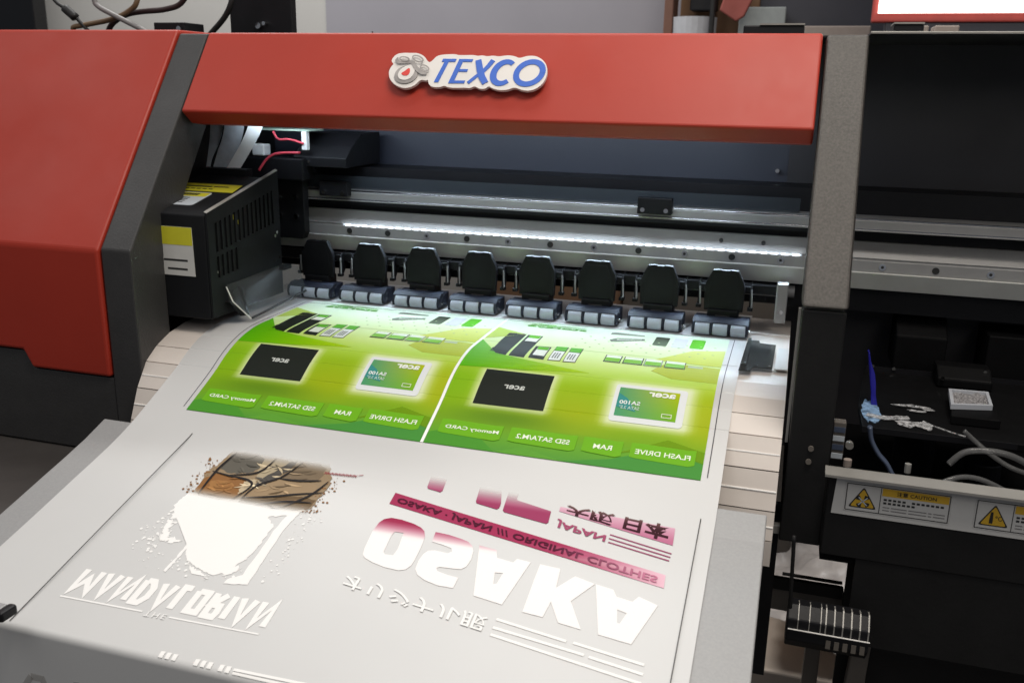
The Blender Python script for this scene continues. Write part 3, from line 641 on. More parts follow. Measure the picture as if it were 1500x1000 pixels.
for X, Y, Z in ((.85, .298, .043), (.898, .318, .05), (.95, .30, .033), (.775, .344, .037), (.80, .344, .036)): obj('screw', cyl(bmesh.new(), (X, Y-.003, Z), (X, Y, Z), .0022, 8), 'chrome', cs)
obj('wiper_blade', prism(bmesh.new(), [(.7560, .206, .0905), (.7575, .2055, .0900), (.7600, .2045, .079), (.7655, .2035, .066), (.7675, .2025, .056), (.7690, .201, .042), (.7718, .200, .031), (.7650, .200, .031), (.7638, .2015, .044), (.7612, .203, .058), (.7588, .2045, .072), (.7568, .2055, .084)], (0, .012, 0)), 'blade', cs, .0006)
def blob(cx, cy, rx, ry, z, seed, rough=.35, n=26):
    rr = random.Random(seed); return [(cx+rx*(1+rr.uniform(-rough, rough))*math.cos(2*math.pi*k/n), cy+ry*(1+rr.uniform(-rough, rough))*math.sin(2*math.pi*k/n)) for k in range(n)]
obj('ink_stain', pz(blob(.764, .178, .0095, .040, .03, 3, .2), .0302, .0312), 'stain', cs)
obj('ink_stain', pz([(.757, .158), (.775, .152), (.792, .158), (.802, .165), (.801, .172), (.785, .166), (.770, .164), (.760, .170)], .0313, .0320), 'spill', cs)
for k, (cx, cy, rx, ry) in enumerate(((.800, .148, .012, .010), (.815, .145, .007, .014), (.792, .162, .010, .006), (.812, .192, .010, .003), (.824, .200, .006, .005), (.806, .205, .016, .004))):
    obj('ink_spill', pz(cat2(blob(cx, cy, rx, ry, .03, k+10, .45, 16)), .0314+.0003*k, .0319+.0003*k), 'spill', cs)
obj('ink_streak', tube(bmesh.new(), [(.818, .158, .0308), (.842, .136, .0308), (.852, .130, .0308)], .0008, 6), 'spill', cs)
obj('drain_tube', tube(bmesh.new(), [(.757, .10, .040), (.760, .10, .026), (.768, .10, .012), (.778, .10, .001), (.790, .10, -.020)], .005, 10, flat=.5), 'tube_blue', PR, smooth=True)
obj('ink_tube', tube(bmesh.new(), [(.835, .10, .010), (.847, .10, .024), (.865, .10, .0285), (.885, .10, .0275), (.905, .10, .020), (.94, .10, .0)], .0032, 10), 'tube', PR, smooth=True)
obj('ink_tube', tube(bmesh.new(), [(.848, .12, .040), (.860, .12, .030), (.876, .115, .019), (.895, .11, .010), (.92, .11, .004)], .0024, 10), 'tube', PR, smooth=True)
obj('bay_bracket', px([(.36, .03), (.36, .075), (.40, .10), (.43, .10), (.43, .03)], .80, .86), 'deep', PR, .002)
obj('bay_bracket', B(.905, 1.0, .36, .43, .02, .085), 'deep', PR, .002)
obj('chain_link', B(.96, .99, .20, .24, .03, .055), 'matte', PR, .003)
obj('pump_body', cyl(bmesh.new(), (.83, .30, -.085), (.83, .30, -.03), .024, 20), 'matte', PR, .002)
obj('pump_body', cyl(bmesh.new(), (.90, .26, -.085), (.90, .26, -.04), .020, 20), 'matte', PR, .002)
obj('clear_tube', tube(bmesh.new(), [(.80, .06, -.02), (.83, .07, .004), (.86, .08, .006), (.90, .08, -.01)], .0026, 8), 'tube', PR, smooth=True)
lt = obj('latch_block', B(.7215, .7335, .088, .10, .004, .045), 'leg', PR, .001)
for k in range(4): obj('latch_band', B(.722, .733, .0868, .0878, .006+.0095*k, .0115+.0095*k), 'label_blue' if k % 2 == 0 else 'tube_blue', lt)
obj('latch_screw', cyl(bmesh.new(), (.739, .09, .020), (.739, .096, .020), .004, 12), 'lip', PR)
obj('latch_knob', cyl(bmesh.new(), (.7365, .06, .010), (.7365, .06, .017), .004, 12), 'beigebox', PR)
for X, Z in ((.699, .016), (.70, .03)): obj('screw', cyl(bmesh.new(), (X, .0415, Z), (X, .0438, Z), .0028, 10), 'leg', PR)
obj('rail_screw', cyl(bmesh.new(), (.862, .433, .142), (.862, .4365, .142), .005, 10), 'lip', PR)

# lower right: stand, crossbars, feed sensor
obj('side_plate', py([(.80, -.087), (1.3, -.087), (1.3, -.9), (.795, -.9), (.775, -.30), (.80, -.17)], .12, .14), 'black', PR)
obj('apron_plate', B(.672, .80, .125, .13, -.104, -.078), 'black', PR)
obj('apron_plate', B(.756, .802, .131, .136, -.9, -.087), 'black', PR)
obj('crossbar', B(.60, .756, .152, .158, -.190, -.176), 'black', PR)
obj('crossbar', B(.60, .760, .16, .19, -.222, -.192), 'leg', PR, .002)
obj('guide_edge', B(.69, .758, .185, .189, -.189, -.1865), 'chrome', PR)
lg = [(.785, -.105), (.800, -.105), (.797, -.150), (.788, -.20), (.786, -.25), (.79, -.40), (.79, -.9), (.762, -.9), (.762, -.40), (.766, -.262), (.7695, -.21), (.776, -.16)]
obj('stand_leg', py(lg, .10, .115), 'leg', PR, .0015)
obj('stand_leg', B(.725, .742, .17, .19, -.9, -.262), 'leg', PR, .0015)
sn = obj('feed_sensor', px([(.0, -.118), (-.012, -.128), (-.014, -.150), (-.004, -.162), (.014, -.162), (.022, -.145), (.016, -.120)], .6935, .7700), 'matte', PR, .0015)
for k in range(3): obj('sensor_rib', px([(-.0135, -.1375), (-.0125, -.1275), (.0, -.1165), (.010, -.1185), (.010, -.1375)], .7035+.0105*k, .7043+.0105*k), 'lip', sn)
for k in range(6):
    obj('sensor_rib', px([(-.0135, -.1375), (-.0125, -.1275), (.0, -.1165), (.010, -.1185), (.010, -.1375)], .7290+.0078*k, .7302+.0078*k), 'lip', sn)
    if k < 5: obj('sensor_window', px([(-.0148, -.152), (-.0143, -.1435), (-.01, -.1435), (-.01, -.152)], .7312+.0078*k, .7356+.0078*k), 'leg', sn)
obj('sensor_bar', cyl(bmesh.new(), (.695, -.0145, -.1375), (.7705, -.0145, -.1375), .0007, 6), 'glint_or_rim', sn)
obj('sensor_arm', tube(bmesh.new(), [(.692, .0, -.045), (.6945, -.002, -.10), (.698, -.004, -.160)], .0019, 8), 'black', PR, smooth=True)
obj('tray_hook', px([(.05, -.070), (.05, -.062), (.06, -.062), (.06, -.070)], .672, .690), 'lip', PR)
obj('front_brace', B(.666, .6785, .06, .13, -.245, -.07), 'matte', PR)

# ------------------------------------------------------------------ the printed film
FX0, FX1 = -.0365, .6200
ys = []
y = .43
while y > Y0+.0001: ys.append(y); y -= .004 if y < .18 and y > -.06 else .010
ys.append(Y0)
ys = sorted(set(ys+[j+d for j in JOINTS for d in (-.0011, 0, .0011)]), reverse=True)
ys += [Y0-RB*1.2*k/10 for k in range(1, 11)]+[-.36, -.42, -.50]
fb = bmesh.new(); NX = 12; rows = []
for y in ys: rows.append([fb.verts.new(film_pt(FX0+(FX1-FX0)*i/NX, y)) for i in range(NX+1)])
for a, c in zip(rows, rows[1:]):
    for i in range(NX): fb.faces.new((a[i], a[i+1], c[i+1], c[i]))
FILM = obj('printed_film', fb, 'film', None)
tag(FILM, 'long sheet of pale transfer film with green posters and white lettering lying over the tray', 'film sheet')
sol = FILM.modifiers.new('thickness', 'SOLIDIFY'); sol.thickness = .00025; sol.offset = -1
lay('page_line', polys2d([[(.0465, -.3095), (.0475, -.3095), (.0475, -.045), (.0465, -.045)]]), FILM, (60, 58, 55), .0007)
lay('page_line', polys2d([[(.6062, -.32), (.6070, -.32), (.6070, -.058), (.6062, -.058)]]), FILM, (60, 58, 55), .0007)
lay('page_line', polys2d([[(.0110, -.010), (.0117, -.010), (.0117, .272), (.0110, .272)]]), FILM, (90, 88, 100), .0007)
lay('page_line', polys2d([[(.0110, .2722), (.6070, .2860), (.6070, .2868), (.0110, .2730)]]), FILM, (120, 125, 125), .0007)
lay('page_line', polys2d([[(.6058, -.010), (.6067, -.010), (.6067, .284), (.6058, .284)]]), FILM, (70, 70, 75), .0007)
def mix(a, c, t): t = min(max(t, 0), 1); return tuple(x+(z-x)*t for x, z in zip(a, c))
def ramp(st, t):
    for (t0, c0), (t1, c1) in zip(st, st[1:]):
        if t <= t1: return mix(c0, c1, (t-t0)/(t1-t0))
    return st[-1][1]
GST = [(-.0145, (84, 150, 54)), (.004, (102, 164, 42)), (.02, (118, 166, 26)), (.045, (142, 178, 14)), (.08, (150, 192, 30)), (.105, (182, 218, 88)), (.13, (202, 230, 128)), (.17, (210, 234, 168)), (.22, (216, 236, 198)), (.286, (222, 238, 220))]
PWID = .2895
def poster(x0):
    def rectd(x, y, a): dx = max(a[0]-x, 0, x-a[1]); dy = max(a[2]-y, 0, y-a[3]); return math.hypot(dx, dy*1.4)
    def col(X, y):
        x = X-x0; c = ramp(GST, y)
        if y > .02 and y < .14: c = mix(c, (178, 182, 15), .45*math.exp(-((x-.150)/.045)**2-((y-.045)/.03)**2)); c = mix(c, (190, 186, 20), .5*math.exp(-((x-.285)/.025)**2-((y-.06)/.04)**2))
        if x < .05 and y > .03: c = mix(c, (118, 182, 10), .55*math.exp(-((x)/.04)**2-((y-.07)/.035)**2))
        d = rectd(x, y, (.0345, .1145, .044, .0925)); c = mix(c, (232, 240, 205), .8*math.exp(-(d/.006)**2))
        d = rectd(x, y, (.187, .262, .044, .092)); c = mix(c, (238, 244, 226), .85*math.exp(-(d/.010)**2))
        c = mix(c, (70, 110, 20), .5*math.exp(-((x-.075)/.06)**2-((y-.030)/.012)**2))
        return c+(.90,)
    nx = 58; rows_ = sorted(set([-.0143+.300*j/74 for j in range(75)]+[j+d for j in JOINTS for d in (-.0011, 0, .0011)])); ny = len(rows_)-1; v = []; f = []
    for y in rows_:
        for i in range(nx+1): v.append((x0+PWID*i/nx, y))
    for j in range(ny):
        for i in range(nx): a = j*(nx+1)+i; f.append((a, a+1, a+nx+2, a+nx+1))
    P = lay('green_poster', (v, f), FILM, col, .0004, step=1, thick=False)
    def L(name, polys, colr, h=.0008, **k): return lay(name, polys2d([[(x0+a, b_) for a, b_ in p] for p in polys]), P, colr, h, **k)
    def T(s, xa, xb, ya, yb, colr, h=.0015, bold=.0, m='print'):
        return lay('lettering', text2d(s, [(x0+xb, ya), (x0+xa, ya), (x0+xa, yb), (x0+xb, yb)], bold), P, colr, h)   # printed mirrored
    # facets
    L('facet', [[(.0005, -.0140), (.0005, .000), (.030, .012), (.055, .003), (.078, -.0140)]], (78, 150, 50, .9))
    L('facet', [[(.150, -.0140), (.198, -.004), (.247, .016), (.289, .004), (.289, -.0140)]], (74, 146, 62, .9))
    L('facet', [[(.080, -.0140), (.105, -.004), (.150, -.0142)]], (96, 160, 55, .9), .0008)
    L('facet', [[(.2, .003), (.251, .028), (.289, .018), (.289, .0045), (.247, .0165)]], (122, 165, 20, .55), .0008)
    L('facet', [[(.0005, .094), (.061, .097), (.150, .106), (.075, .120), (.032, .130), (.0005, .176)]], lambda X, y: mix((88, 178, 8), (168, 205, 8), (X-x0)/.14)+(.92,))
    L('facet', [[(.0005, .182), (.0005, .238), (.045, .215), (.012, .190)]], (182, 208, 92, .8))
    L('facet', [[(.212, .162), (.252, .214), (.289, .226), (.289, .160)]], lambda X, y: mix((196, 214, 72), (212, 226, 140), (y-.16)/.06)+(.85,))
    L('facet', [[(.216, .126), (.230, .156), (.289, .154), (.289, .112), (.240, .112)]], (190, 206, 48, .6))
    L('dot', [ellipse(.115+.017*i+(.008 if j % 2 else 0), .188+.016*j, .0015, .0010, 8) for i in range(10) for j in range(4)], (196, 216, 160, .8), .0009)
    # product pictures
    T('storage', .034, .112, .252, .263, (96, 176, 60), .0012, .02)
    L('swoosh', stroke([(.036, .270), (.060, .266), (.090, .2685), (.110, .2665)], [.001, .0025, .002, .001])+stroke([(.036, .2600), (.048, .2720), (.070, .2690)], [.001, .002, .001]), (96, 176, 60), .0012)
    L('memory_stick', [[(.0232, .128), (.0452, .1265), (.0450, .2160), (.0405, .2165), (.0395, .2145), (.0330, .2145), (.0318, .2165), (.0225, .2150), (.0225, .180), (.0240, .178), (.0240, .150), (.0228, .147)]], (28, 32, 26))
    L('memory_stick', [[(.0488, .127), (.0678, .1256), (.0670, .2140), (.0475, .2140)]], (30, 34, 28))
    L('memory_stick', [[(.0727, .1268), (.0915, .1253), (.0890, .1715), (.0700, .1700)]], (28, 32, 26))
    L('chip_label', [[(.0510, .186), (.0655, .186), (.0655, .211), (.0510, .211)]], (225, 232, 220), .0010); L('chip_label', [[(.0512, .200), (.0653, .200), (.0653, .2108), (.0512, .2108)]], (92, 180, 20), .0013)
    L('chip_label', [[(.0755, .136), (.0895, .135), (.0880, .168), (.0740, .168)]], (225, 232, 220), .0010); L('chip_label', [[(.0752, .156), (.0882, .156), (.0878, .1675), (.0742, .1675)]], (92, 180, 20), .0013)
    for xa in (.0962, .1142):
        L('flash_stick', [[(xa, .1250), (xa+.0148, .1262), (xa+.0130, .1775), (xa-.002, .1765)]], (70, 80, 66), .0008)
        L('flash_stick_face', [[(xa+.0009, .1262), (xa+.0139, .1272), (xa+.0128, .158), (xa-.0003, .158)]], (226, 232, 226), .0011)
        L('flash_stick_face', [[(xa-.0004, .1600), (xa+.0127, .1600), (xa+.0121, .1766), (xa-.0012, .1758)]], (84, 178, 24), .0011)
        L('barcode', [[(xa+.003+.003*k, .132), (xa+.0046+.003*k, .132), (xa+.0043+.003*k, .150), (xa+.0027+.003*k, .150)] for k in range(3)], (120, 128, 122), .0014)
    L('usb_drive', [[(.1443, .256), (.187, .260), (.186, .2640), (.1480, .2670), (.1440, .2640)]], (128, 138, 122)); L('usb_drive', [[(.1512, .221), (.158, .2225), (.190, .240), (.1890, .2470), (.156, .2400), (.1480, .229)]], (112, 124, 106)); L('usb_highlight', [[(.157, .229), (.186, .2415), (.1855, .2440), (.156, .233)]], (196, 205, 190), .0011)
    L('swatch', [rrect(.2012, .2185, .223, .264, .003)], lambda X, y: mix((96, 110, 84), (50, 58, 42), (y-.223)/.04)); L('swatch', [rrect(.2240, .2412, .2225, .2655, .003)], (204, 208, 212)); L('swatch', [rrect(.2458, .2622, .2250, .2672, .003)], (92, 186, 30))
    for xa, w in ((.1585, .0195), (.1805, .0225), (.2045, .0205), (.2278, .0235)):
        L('memory_card', [[(xa, .1385), (xa+w, .1385), (xa+w-.001, .1645), (xa-.001, .1645)]], (52, 60, 50) if w != .0205 else (140, 150, 140)); L('memory_card_face', [[(xa+.0012, .1400), (xa+w-.0012, .1400), (xa+w-.0022, .1630), (xa+.0003, .1630)]], (222, 232, 214), .0011); L('memory_card_face', [[(xa+.0013, .1402), (xa+w-.0013, .1402), (xa+w-.0018, .1530), (xa+.0010, .1530)]], (120, 190, 40), .0014)
    L('memory_card', [[(.2535, .147), (.270, .147), (.270, .153), (.2535, .153)]], (168, 186, 160))
    tl = L('black_tile', [[(.0345, .0440), (.1145, .0446), (.1140, .0928), (.0345, .0926)]], (36, 40, 36, 1.), .0010)
    T('acer', .0625, .0865, .0660, .0715, (205, 210, 205), .0013, .02)
    L('product_card', [rrect(.1852, .2620, .0432, .0918, .004)], (226, 230, 232), .0010)
    L('product_face', [[(.1900, .0498), (.2545, .0498), (.2542, .0866), (.1897, .0866)]], lambda X, y: mix((66, 150, 130), mix((120, 178, 30), (176, 188, 10), (y-.05)/.036), (X-x0-.188)/.032+.12), .0013, step=.006)
    L('product_curve', [[(.1900, .0600), (.212, .0560), (.200, .0720), (.1900, .0780)]], (64, 152, 150, .8), .0016)
    T('acer', .2215, .2500, .0770, .0835, (240, 244, 236), .0019, .03)
    T('SA100', .1928, .2150, .0635, .0682, (232, 240, 236), .0019, .02); T('SATA 2.5"', .1935, .2150, .0580, .0618, (200, 220, 205), .0019, .01)
    L('chip_icon', stroke([(.2395, .0530), (.2495, .0530), (.2495, .0570), (.2395, .0570), (.2395, .0530)], .0008), (220, 232, 200), .0019)
    for xa, xb, ta, tb, s in ((.0100, .0795, .0163, .0762, 'Memory CARD'), (.0880, .1600, .0958, .1532, 'SSD SATA/M.2'), (.1668, .2078, .1782, .1975, 'RAM'), (.2160, .2812, .2212, .2764, 'FLASH DRIVE')):
        L('name_tab', [[(xa, .0018), (xa+.006, .0008), (xb-.006, -.0012), (xb, .0010), (xb, .0188), (xb-.008, .0180), (xa+.01, .0192), (xa, .0190)]], (112, 178, 34, .9), .0011)
        T(s, ta, tb, .0060, .0118, (236, 244, 226), .0014, .015)
    return P
poster(.3108); poster(.0175)
lay('poster_gap', polys2d([[(.3073, -.0142), (.3105, -.0142), (.3105, .2855), (.3073, .2855)]]), FILM, (244, 246, 242, 1), .0006)

# white-and-magenta shirt print (printed upside down, slightly skewed)
def osk(x, y): return (x, y)
FILMC = (232, 230, 226)
MAG = (150, 52, 88)
def fade(y_full, y_none, c, d=(246, 244, 242)):
    def g(x, y):
        k = -.155*(x-.31); t = (y-(y_none+k))/((y_full+k)-(y_none+k)); return mix(d, c, t)
    return g
def Q(x0, x1, yt0, yb0, yt1, yb1): return [(x0, yt0), (x1, yt1), (x1, yb1), (x0, yb1 if False else yb0)]   # text upside down: baseline on top
osaka_col = lambda x, y: mix((235, 232, 231), (150, 40, 74), ((y+.1385)/.0165))+(1,)
def ring2(out, inn):     # polygon with a hole, cut into quads between outlines
    n = 48
    def samp(p):
        L = [0]
        for i in range(len(p)): a, c = p[i], p[(i+1) % len(p)]; L.append(L[-1]+math.hypot(c[0]-a[0], c[1]-a[1]))
        return L
    def ray_hit(p, cx, cy, t):
        dx, dy = math.cos(t), math.sin(t); best = None
        for i in range(len(p)):
            (x1, y1), (x2, y2) = p[i], p[(i+1) % len(p)]; ex, ey = x2-x1, y2-y1; den = dx*ey-dy*ex
            if abs(den) < 1e-12: continue
            s = ((x1-cx)*ey-(y1-cy)*ex)/den; u = ((x1-cx)*dy-(y1-cy)*dx)/den
            if s > 0 and -1e-9 <= u <= 1+1e-9 and (best is None or s > best): best = s
        return (cx+dx*best, cy+dy*best)
    cx = sum(p[0] for p in inn)/len(inn); cy = sum(p[1] for p in inn)/len(inn)
    an = sorted(set([2*math.pi*k/n for k in range(n)]+[math.atan2(p[1]-cy, p[0]-cx) % (2*math.pi) for p in list(out)+list(inn)]))
    o = [ray_hit(out, cx, cy, t) for t in an]; i_ = [ray_hit(inn, cx, cy, t) for t in an]
    return [[o[k], o[(k+1) % len(an)], i_[(k+1) % len(an)], i_[k]] for k in range(len(an))]
SH = lay('shirt_print', polys2d([[(.3099, -.0835), (.5858, -.1311), (.5866, -.1459), (.3103, -.0991)]]), FILM, lambda x, y: mix((158, 46, 84), (226, 184, 198), (x-.50)/.085), .0005, step=.006)
def S_(polys, colr=osaka_col, name='letter', h=.00048, step=.004): return lay(name, polys2d(polys), SH, colr, h, step=step)
O_OUT = [(.3145, -.1667), (.3126, -.1589), (.3106, -.1383), (.3116, -.1259), (.3145, -.1202), (.3205, -.117), (.3317, -.1173), (.3451, -.1199), (.3537, -.123), (.3589, -.1269), (.3624, -.1339), (.3639, -.1474), (.3643, -.1622), (.3639, -.1695), (.3606, -.1752), (.3548, -.1776), (.3405, -.1768), (.3275, -.1739), (.3181, -.1703)]
O_IN = [(.3317, -.1337), (.3406, -.1334), (.3435, -.1534), (.3425, -.1617), (.3344, -.1622), (.3321, -.1596), (.3306, -.1394)]
S_(ring2(O_OUT, O_IN))
S_([[(.3697, -.1256), (.3837, -.1264), (.3963, -.1287), (.4041, -.1308), (.4096, -.135), (.4127, -.1409), (.4143, -.1511), (.413, -.1599), (.4094, -.1638), (.404, -.1646), (.3892, -.1656), (.3874, -.1677), (.3895, -.1706), (.3993, -.1726), (.4106, -.1737), (.4101, -.1859), (.3957, -.1861), (.3821, -.183), (.3735, -.1786), (.3689, -.1726), (.368, -.1628), (.3691, -.1544), (.3718, -.1495), (.378, -.1477), (.391, -.1485), (.3936, -.1456), (.3918, -.142), (.3818, -.1396), (.3712, -.1381)]])
S_(ring2([(.4158, -.1329), (.433, -.135), (.4365, -.1438), (.4523, -.1461), (.4546, -.1412), (.4677, -.1425), (.4573, -.1937), (.4304, -.1898)], [(.44, -.1609), (.4474, -.1599), (.4456, -.1726), (.4428, -.1734)]))
S_([[(.4764, -.1428), (.4954, -.1441), (.4972, -.1656), (.51, -.1495), (.5287, -.1542), (.5131, -.177), (.5284, -.2038), (.5084, -.2012), (.4969, -.1812), (.4946, -.1986), (.4765, -.1973), (.4762, -.1602)]])
S_(ring2([(.5295, -.1542), (.5454, -.1568), (.5496, -.1635), (.5636, -.1659), (.5678, -.1594), (.5849, -.1651), (.5708, -.2087), (.5431, -.2054)], [(.5528, -.1768), (.5613, -.1789), (.5578, -.1906), (.5557, -.1903)]))
DK = (74, 18, 42)
def up(s, x0, x1, yt0, yb0, yt1, yb1, colr, h=.0012, bold=.0, spacing=1., par=None, step=.004):
    return lay('lettering', text2d(s, [(x0, yt0), (x1, yt1), (x1, yb1), (x0, yb0)], bold, spacing), par or SH, colr, h, step=step)
up('OSAKA · JAPAN /// ORIGINAL CLOTHES', .3165, .5800, -.0876, -.0962, -.1323, -.1422, lambda x, y: mix(DK, (190, 120, 145), (x-.48)/.09), bold=.022)
up('JAPAN', .4770, .5262, -.0842, -.0948, -.0935, -.1038, (158, 74, 106), .0009, bold=.03)
up('オリジナル服', .3118, .4510, -.1908, -.2068, -.2095, -.2245, (234, 233, 231, 1), .0009, bold=.012)
for (a, b_) in (((.5289, -.0937), (.5869, -.1051)), ((.5289, -.0986), (.5865, -.1095)), ((.5292, -.1033), (.5862, -.1139))):
    S_(stroke([a, b_], .0014), (150, 76, 106), 'stripe')
for (a, b_) in (((.4577, -.2093), (.5198, -.2178)), ((.5256, -.2178), (.5844, -.2256)), ((.4576, -.2181), (.5367, -.2274)), ((.5407, -.2282), (.585, -.2344)), ((.458, -.2254), (.585, -.2430))):
    S_(stroke([a, b_], .0026), (234, 233, 231, 1), 'stripe')
pk = lambda x, y: mix((216, 178, 194), (186, 112, 142), (-.068-y-.02*(x-.47))/.02)
S_([[(.4753, -.0690), (.5855, -.0740), (.5864, -.0950), (.4756, -.0747)]], pk, 'panel', .0006)
up('大阪 日本', .4815, .5820, -.0655, -.0760, -.0715, -.0925, lambda x, y: mix((150, 120, 112), (58, 26, 34), (-.06-y-.05*(x-.48))/.015), .0010, bold=.03)
def topf(yh):
    def g(x, y):
        t = (yh-y)/.020; return mix(FILMC, (150, 58, 94), t)+(min(1, max(0.0, t*1.3)),)
    return g
S_([rr_ for rr_ in [[(.3363, -.0531), (.3542, -.0563), (.3554, -.0715), (.3540, -.0739), (.3400, -.0716), (.3383, -.0695)]]], topf(-.054), 'letter', .0006, .002)
S_([[(.3905, -.0591), (.4126, -.057), (.4178, -.0760), (.4182, -.0820), (.4165, -.0846), (.3945, -.0808), (.3930, -.0785)]], topf(-.0585), 'letter', .0006, .002)
S_([[(.4206, -.0589), (.4312, -.0599), (.4312, -.0672), (.4325, -.0690), (.4682, -.0765), (.4695, -.0905), (.4680, -.0930), (.4245, -.0866), (.4224, -.0845)]], topf(-.0595), 'letter', .0006, .002)

# white title lettering in angular strokes (printed upside down)
FONT = {'M': [[(0, 0), (0, 1), (.5, .38), (1, 1), (1, 0)]], 'A': [[(0, 0), (.5, 1), (1, 0)]], 'N': [[(0, 0), (0, 1), (1, 0), (1, 1)]], 'D': [[(0, 0), (0, 1), (.6, 1), (1, .7), (1, .3), (.6, 0), (0, 0)]],
        'L': [[(0, 1), (0, 0), (1, 0)]], 'O': [[(0, .05), (0, .95), (1, .95), (1, .05), (0, .05)]], 'R': [[(0, 0), (0, 1), (.9, 1), (1, .8), (.9, .5), (.1, .5), (1, 0)]], 'I': [[(.5, 0), (.5, 1)]]}
TI = lay('title_print', polys2d([[(.0692, -.2752), (.1552, -.2732), (.1552, -.2716), (.0692, -.2736)], [(.1827, -.2732), (.2692, -.2712), (.2692, -.2697), (.1827, -.2717)]]), FILM, (234, 233, 231, 1), .0004)
x = .0695; ST = .0064
TW = {'M': .0232, 'A': .0186, 'N': .0174, 'D': .0174, 'L': .0138, 'O': .0164, 'R': .0164, 'I': .0066}
for ch in 'MANDALORIAN':
    w = TW[ch]; ps = []; sh_ = .0033*(x-.0695)/.2
    for q in FONT[ch]: ps += stroke([(x+ST/2+u*(w-ST), -.2408-.0250*v+sh_) for u, v in q], ST)
    lay('letter', polys2d(ps), TI, (234, 233, 231, 1), .0004)
    x += w+.0017
lay('lettering', text2d('THE', [(.1590, -.2712), (.1800, -.2708), (.1800, -.2760), (.1590, -.2766)], .0, 1.3), TI, (234, 233, 231, 1), .0009)

# plain splash of brown paint over white ink (generic patch of about the same size and colours)
rs = random.Random(5)
def rag(pts, amp, n=6):
    o = []
    for i in range(len(pts)):
        a, c = pts[i], pts[(i+1) % len(pts)]
        for k in range(n): o.append((a[0]+(c[0]-a[0])*k/n+rs.uniform(-amp, amp), a[1]+(c[1]-a[1])*k/n+rs.uniform(-amp, amp)))
    return o
WI = (234, 233, 231, 1)
SPL = lay('splash_print', polys2d([rag([(.1000, -.1285), (.160, -.1265), (.2330, -.124), (.2250, -.1345), (.2006, -.1425), (.2136, -.1526), (.2123, -.1921), (.2038, -.2100), (.1918, -.2217), (.1800, -.2190), (.1696, -.2160), (.1556, -.2093), (.1454, -.1950), (.1410, -.1870), (.1360, -.1740), (.1382, -.1581), (.1280, -.1600), (.1180, -.1665), (.1105, -.1640), (.1051, -.1660), (.1040, -.1560), (.0975, -.1480)], .0011, 9)]), FILM, WI, .0004)
for pts, a in (([(.1050, -.165), (.1110, -.167), (.1130, -.177), (.1180, -.186), (.1250, -.187), (.1373, -.1885), (.1330, -.193), (.1230, -.1925), (.1138, -.1937), (.1105, -.186), (.1080, -.176)], .0020), ([(.1430, -.188), (.1475, -.192), (.1462, -.213), (.1458, -.2274), (.1425, -.2270), (.1440, -.209)], .0006), ([(.2190, -.131), (.2290, -.129), (.2257, -.150), (.2270, -.190), (.2287, -.2235), (.2064, -.2277), (.2075, -.2220), (.2181, -.2144), (.2170, -.180), (.2162, -.1542)], .0006), ([(.1570, -.2120), (.1700, -.2180), (.1820, -.2215), (.1900, -.2260), (.1780, -.2245), (.1640, -.2190)], .0016), ([(.1950, -.2170), (.2080, -.2060), (.2120, -.2080), (.2040, -.2190)], .0018)):
    lay('splash', polys2d([rag(pts, a, 6)]), SPL, WI, .00042)
dr = []
for k in range(210):
    t = rs.random(); 
    if t < .45: cx, cy = .095+rs.gauss(.012, .008), -.178+rs.gauss(0, .018)
    elif t < .75: cx, cy = .175+rs.gauss(0, .03), -.214+rs.gauss(0, .006)
    else: cx, cy = .238+rs.gauss(.004, .005), -.165+rs.gauss(0, .025)
    r = rs.choice((.0004, .0005, .0007, .0010, .0015)); dr.append(ellipse(cx, cy, r, r, 8))
o = lay('drop', polys2d(dr), SPL, WI, .0004); o['kind'] = 'stuff'
BR = [(120, 104, 84), (92, 84, 74), (158, 126, 86), (66, 60, 56), (176, 158, 134), (136, 98, 56), (104, 74, 46), (150, 146, 136), (48, 44, 42)]
def pc(c):
    def g(x, y):
        edge = .075+.0; t = min((-.0580-y)/.014, (y+.1318)/.013); t = max(0., min(1., t)); return mix(FILMC if y > -.09 else (234, 233, 231), tuple(v*.98 for v in c), t)+(t*.97,)
    return g
base = rag([(.1080, -.0585), (.2240, -.0575), (.2400, -.0850), (.2370, -.1120), (.2350, -.1310), (.1010, -.1315), (.1080, -.1120), (.0985, -.1000), (.1050, -.0850)], .0016, 7)
lay('paint_patch', polys2d([base]), SPL, pc((146, 126, 100)), .0007, step=.003)
PT = [((138, 96, 56), [(.104, -.094), (.150, -.098), (.158, -.112), (.150, -.131), (.103, -.131)]), ((96, 92, 84), [(.112, -.060), (.150, -.060), (.156, -.084), (.128, -.094), (.108, -.088)]),
      ((168, 154, 128), [(.152, -.062), (.186, -.062), (.180, -.088), (.160, -.098), (.154, -.086)]), ((120, 104, 84), [(.188, -.060), (.224, -.060), (.226, -.086), (.196, -.092), (.182, -.086)]),
      ((150, 128, 100), [(.160, -.100), (.186, -.090), (.226, -.088), (.234, -.104), (.190, -.116), (.160, -.124)]), ((104, 84, 60), [(.158, -.126), (.192, -.117), (.236, -.106), (.234, -.130), (.160, -.131)]),
      ((186, 170, 142), [(.148, -.100), (.160, -.094), (.164, -.104), (.154, -.122), (.150, -.112)]), ((156, 112, 66), [(.112, -.104), (.140, -.104), (.142, -.118), (.118, -.122)]), ((80, 76, 72), [(.180, -.064), (.192, -.062), (.176, -.096), (.162, -.110), (.160, -.104)])]
for k, (c, q) in enumerate(PT):
    lay('brush_stroke', polys2d([rag(cat2(q, 1), .0012, 3)]), SPL, pc(c), .00075+.00004*k, step=.003, thick=False)
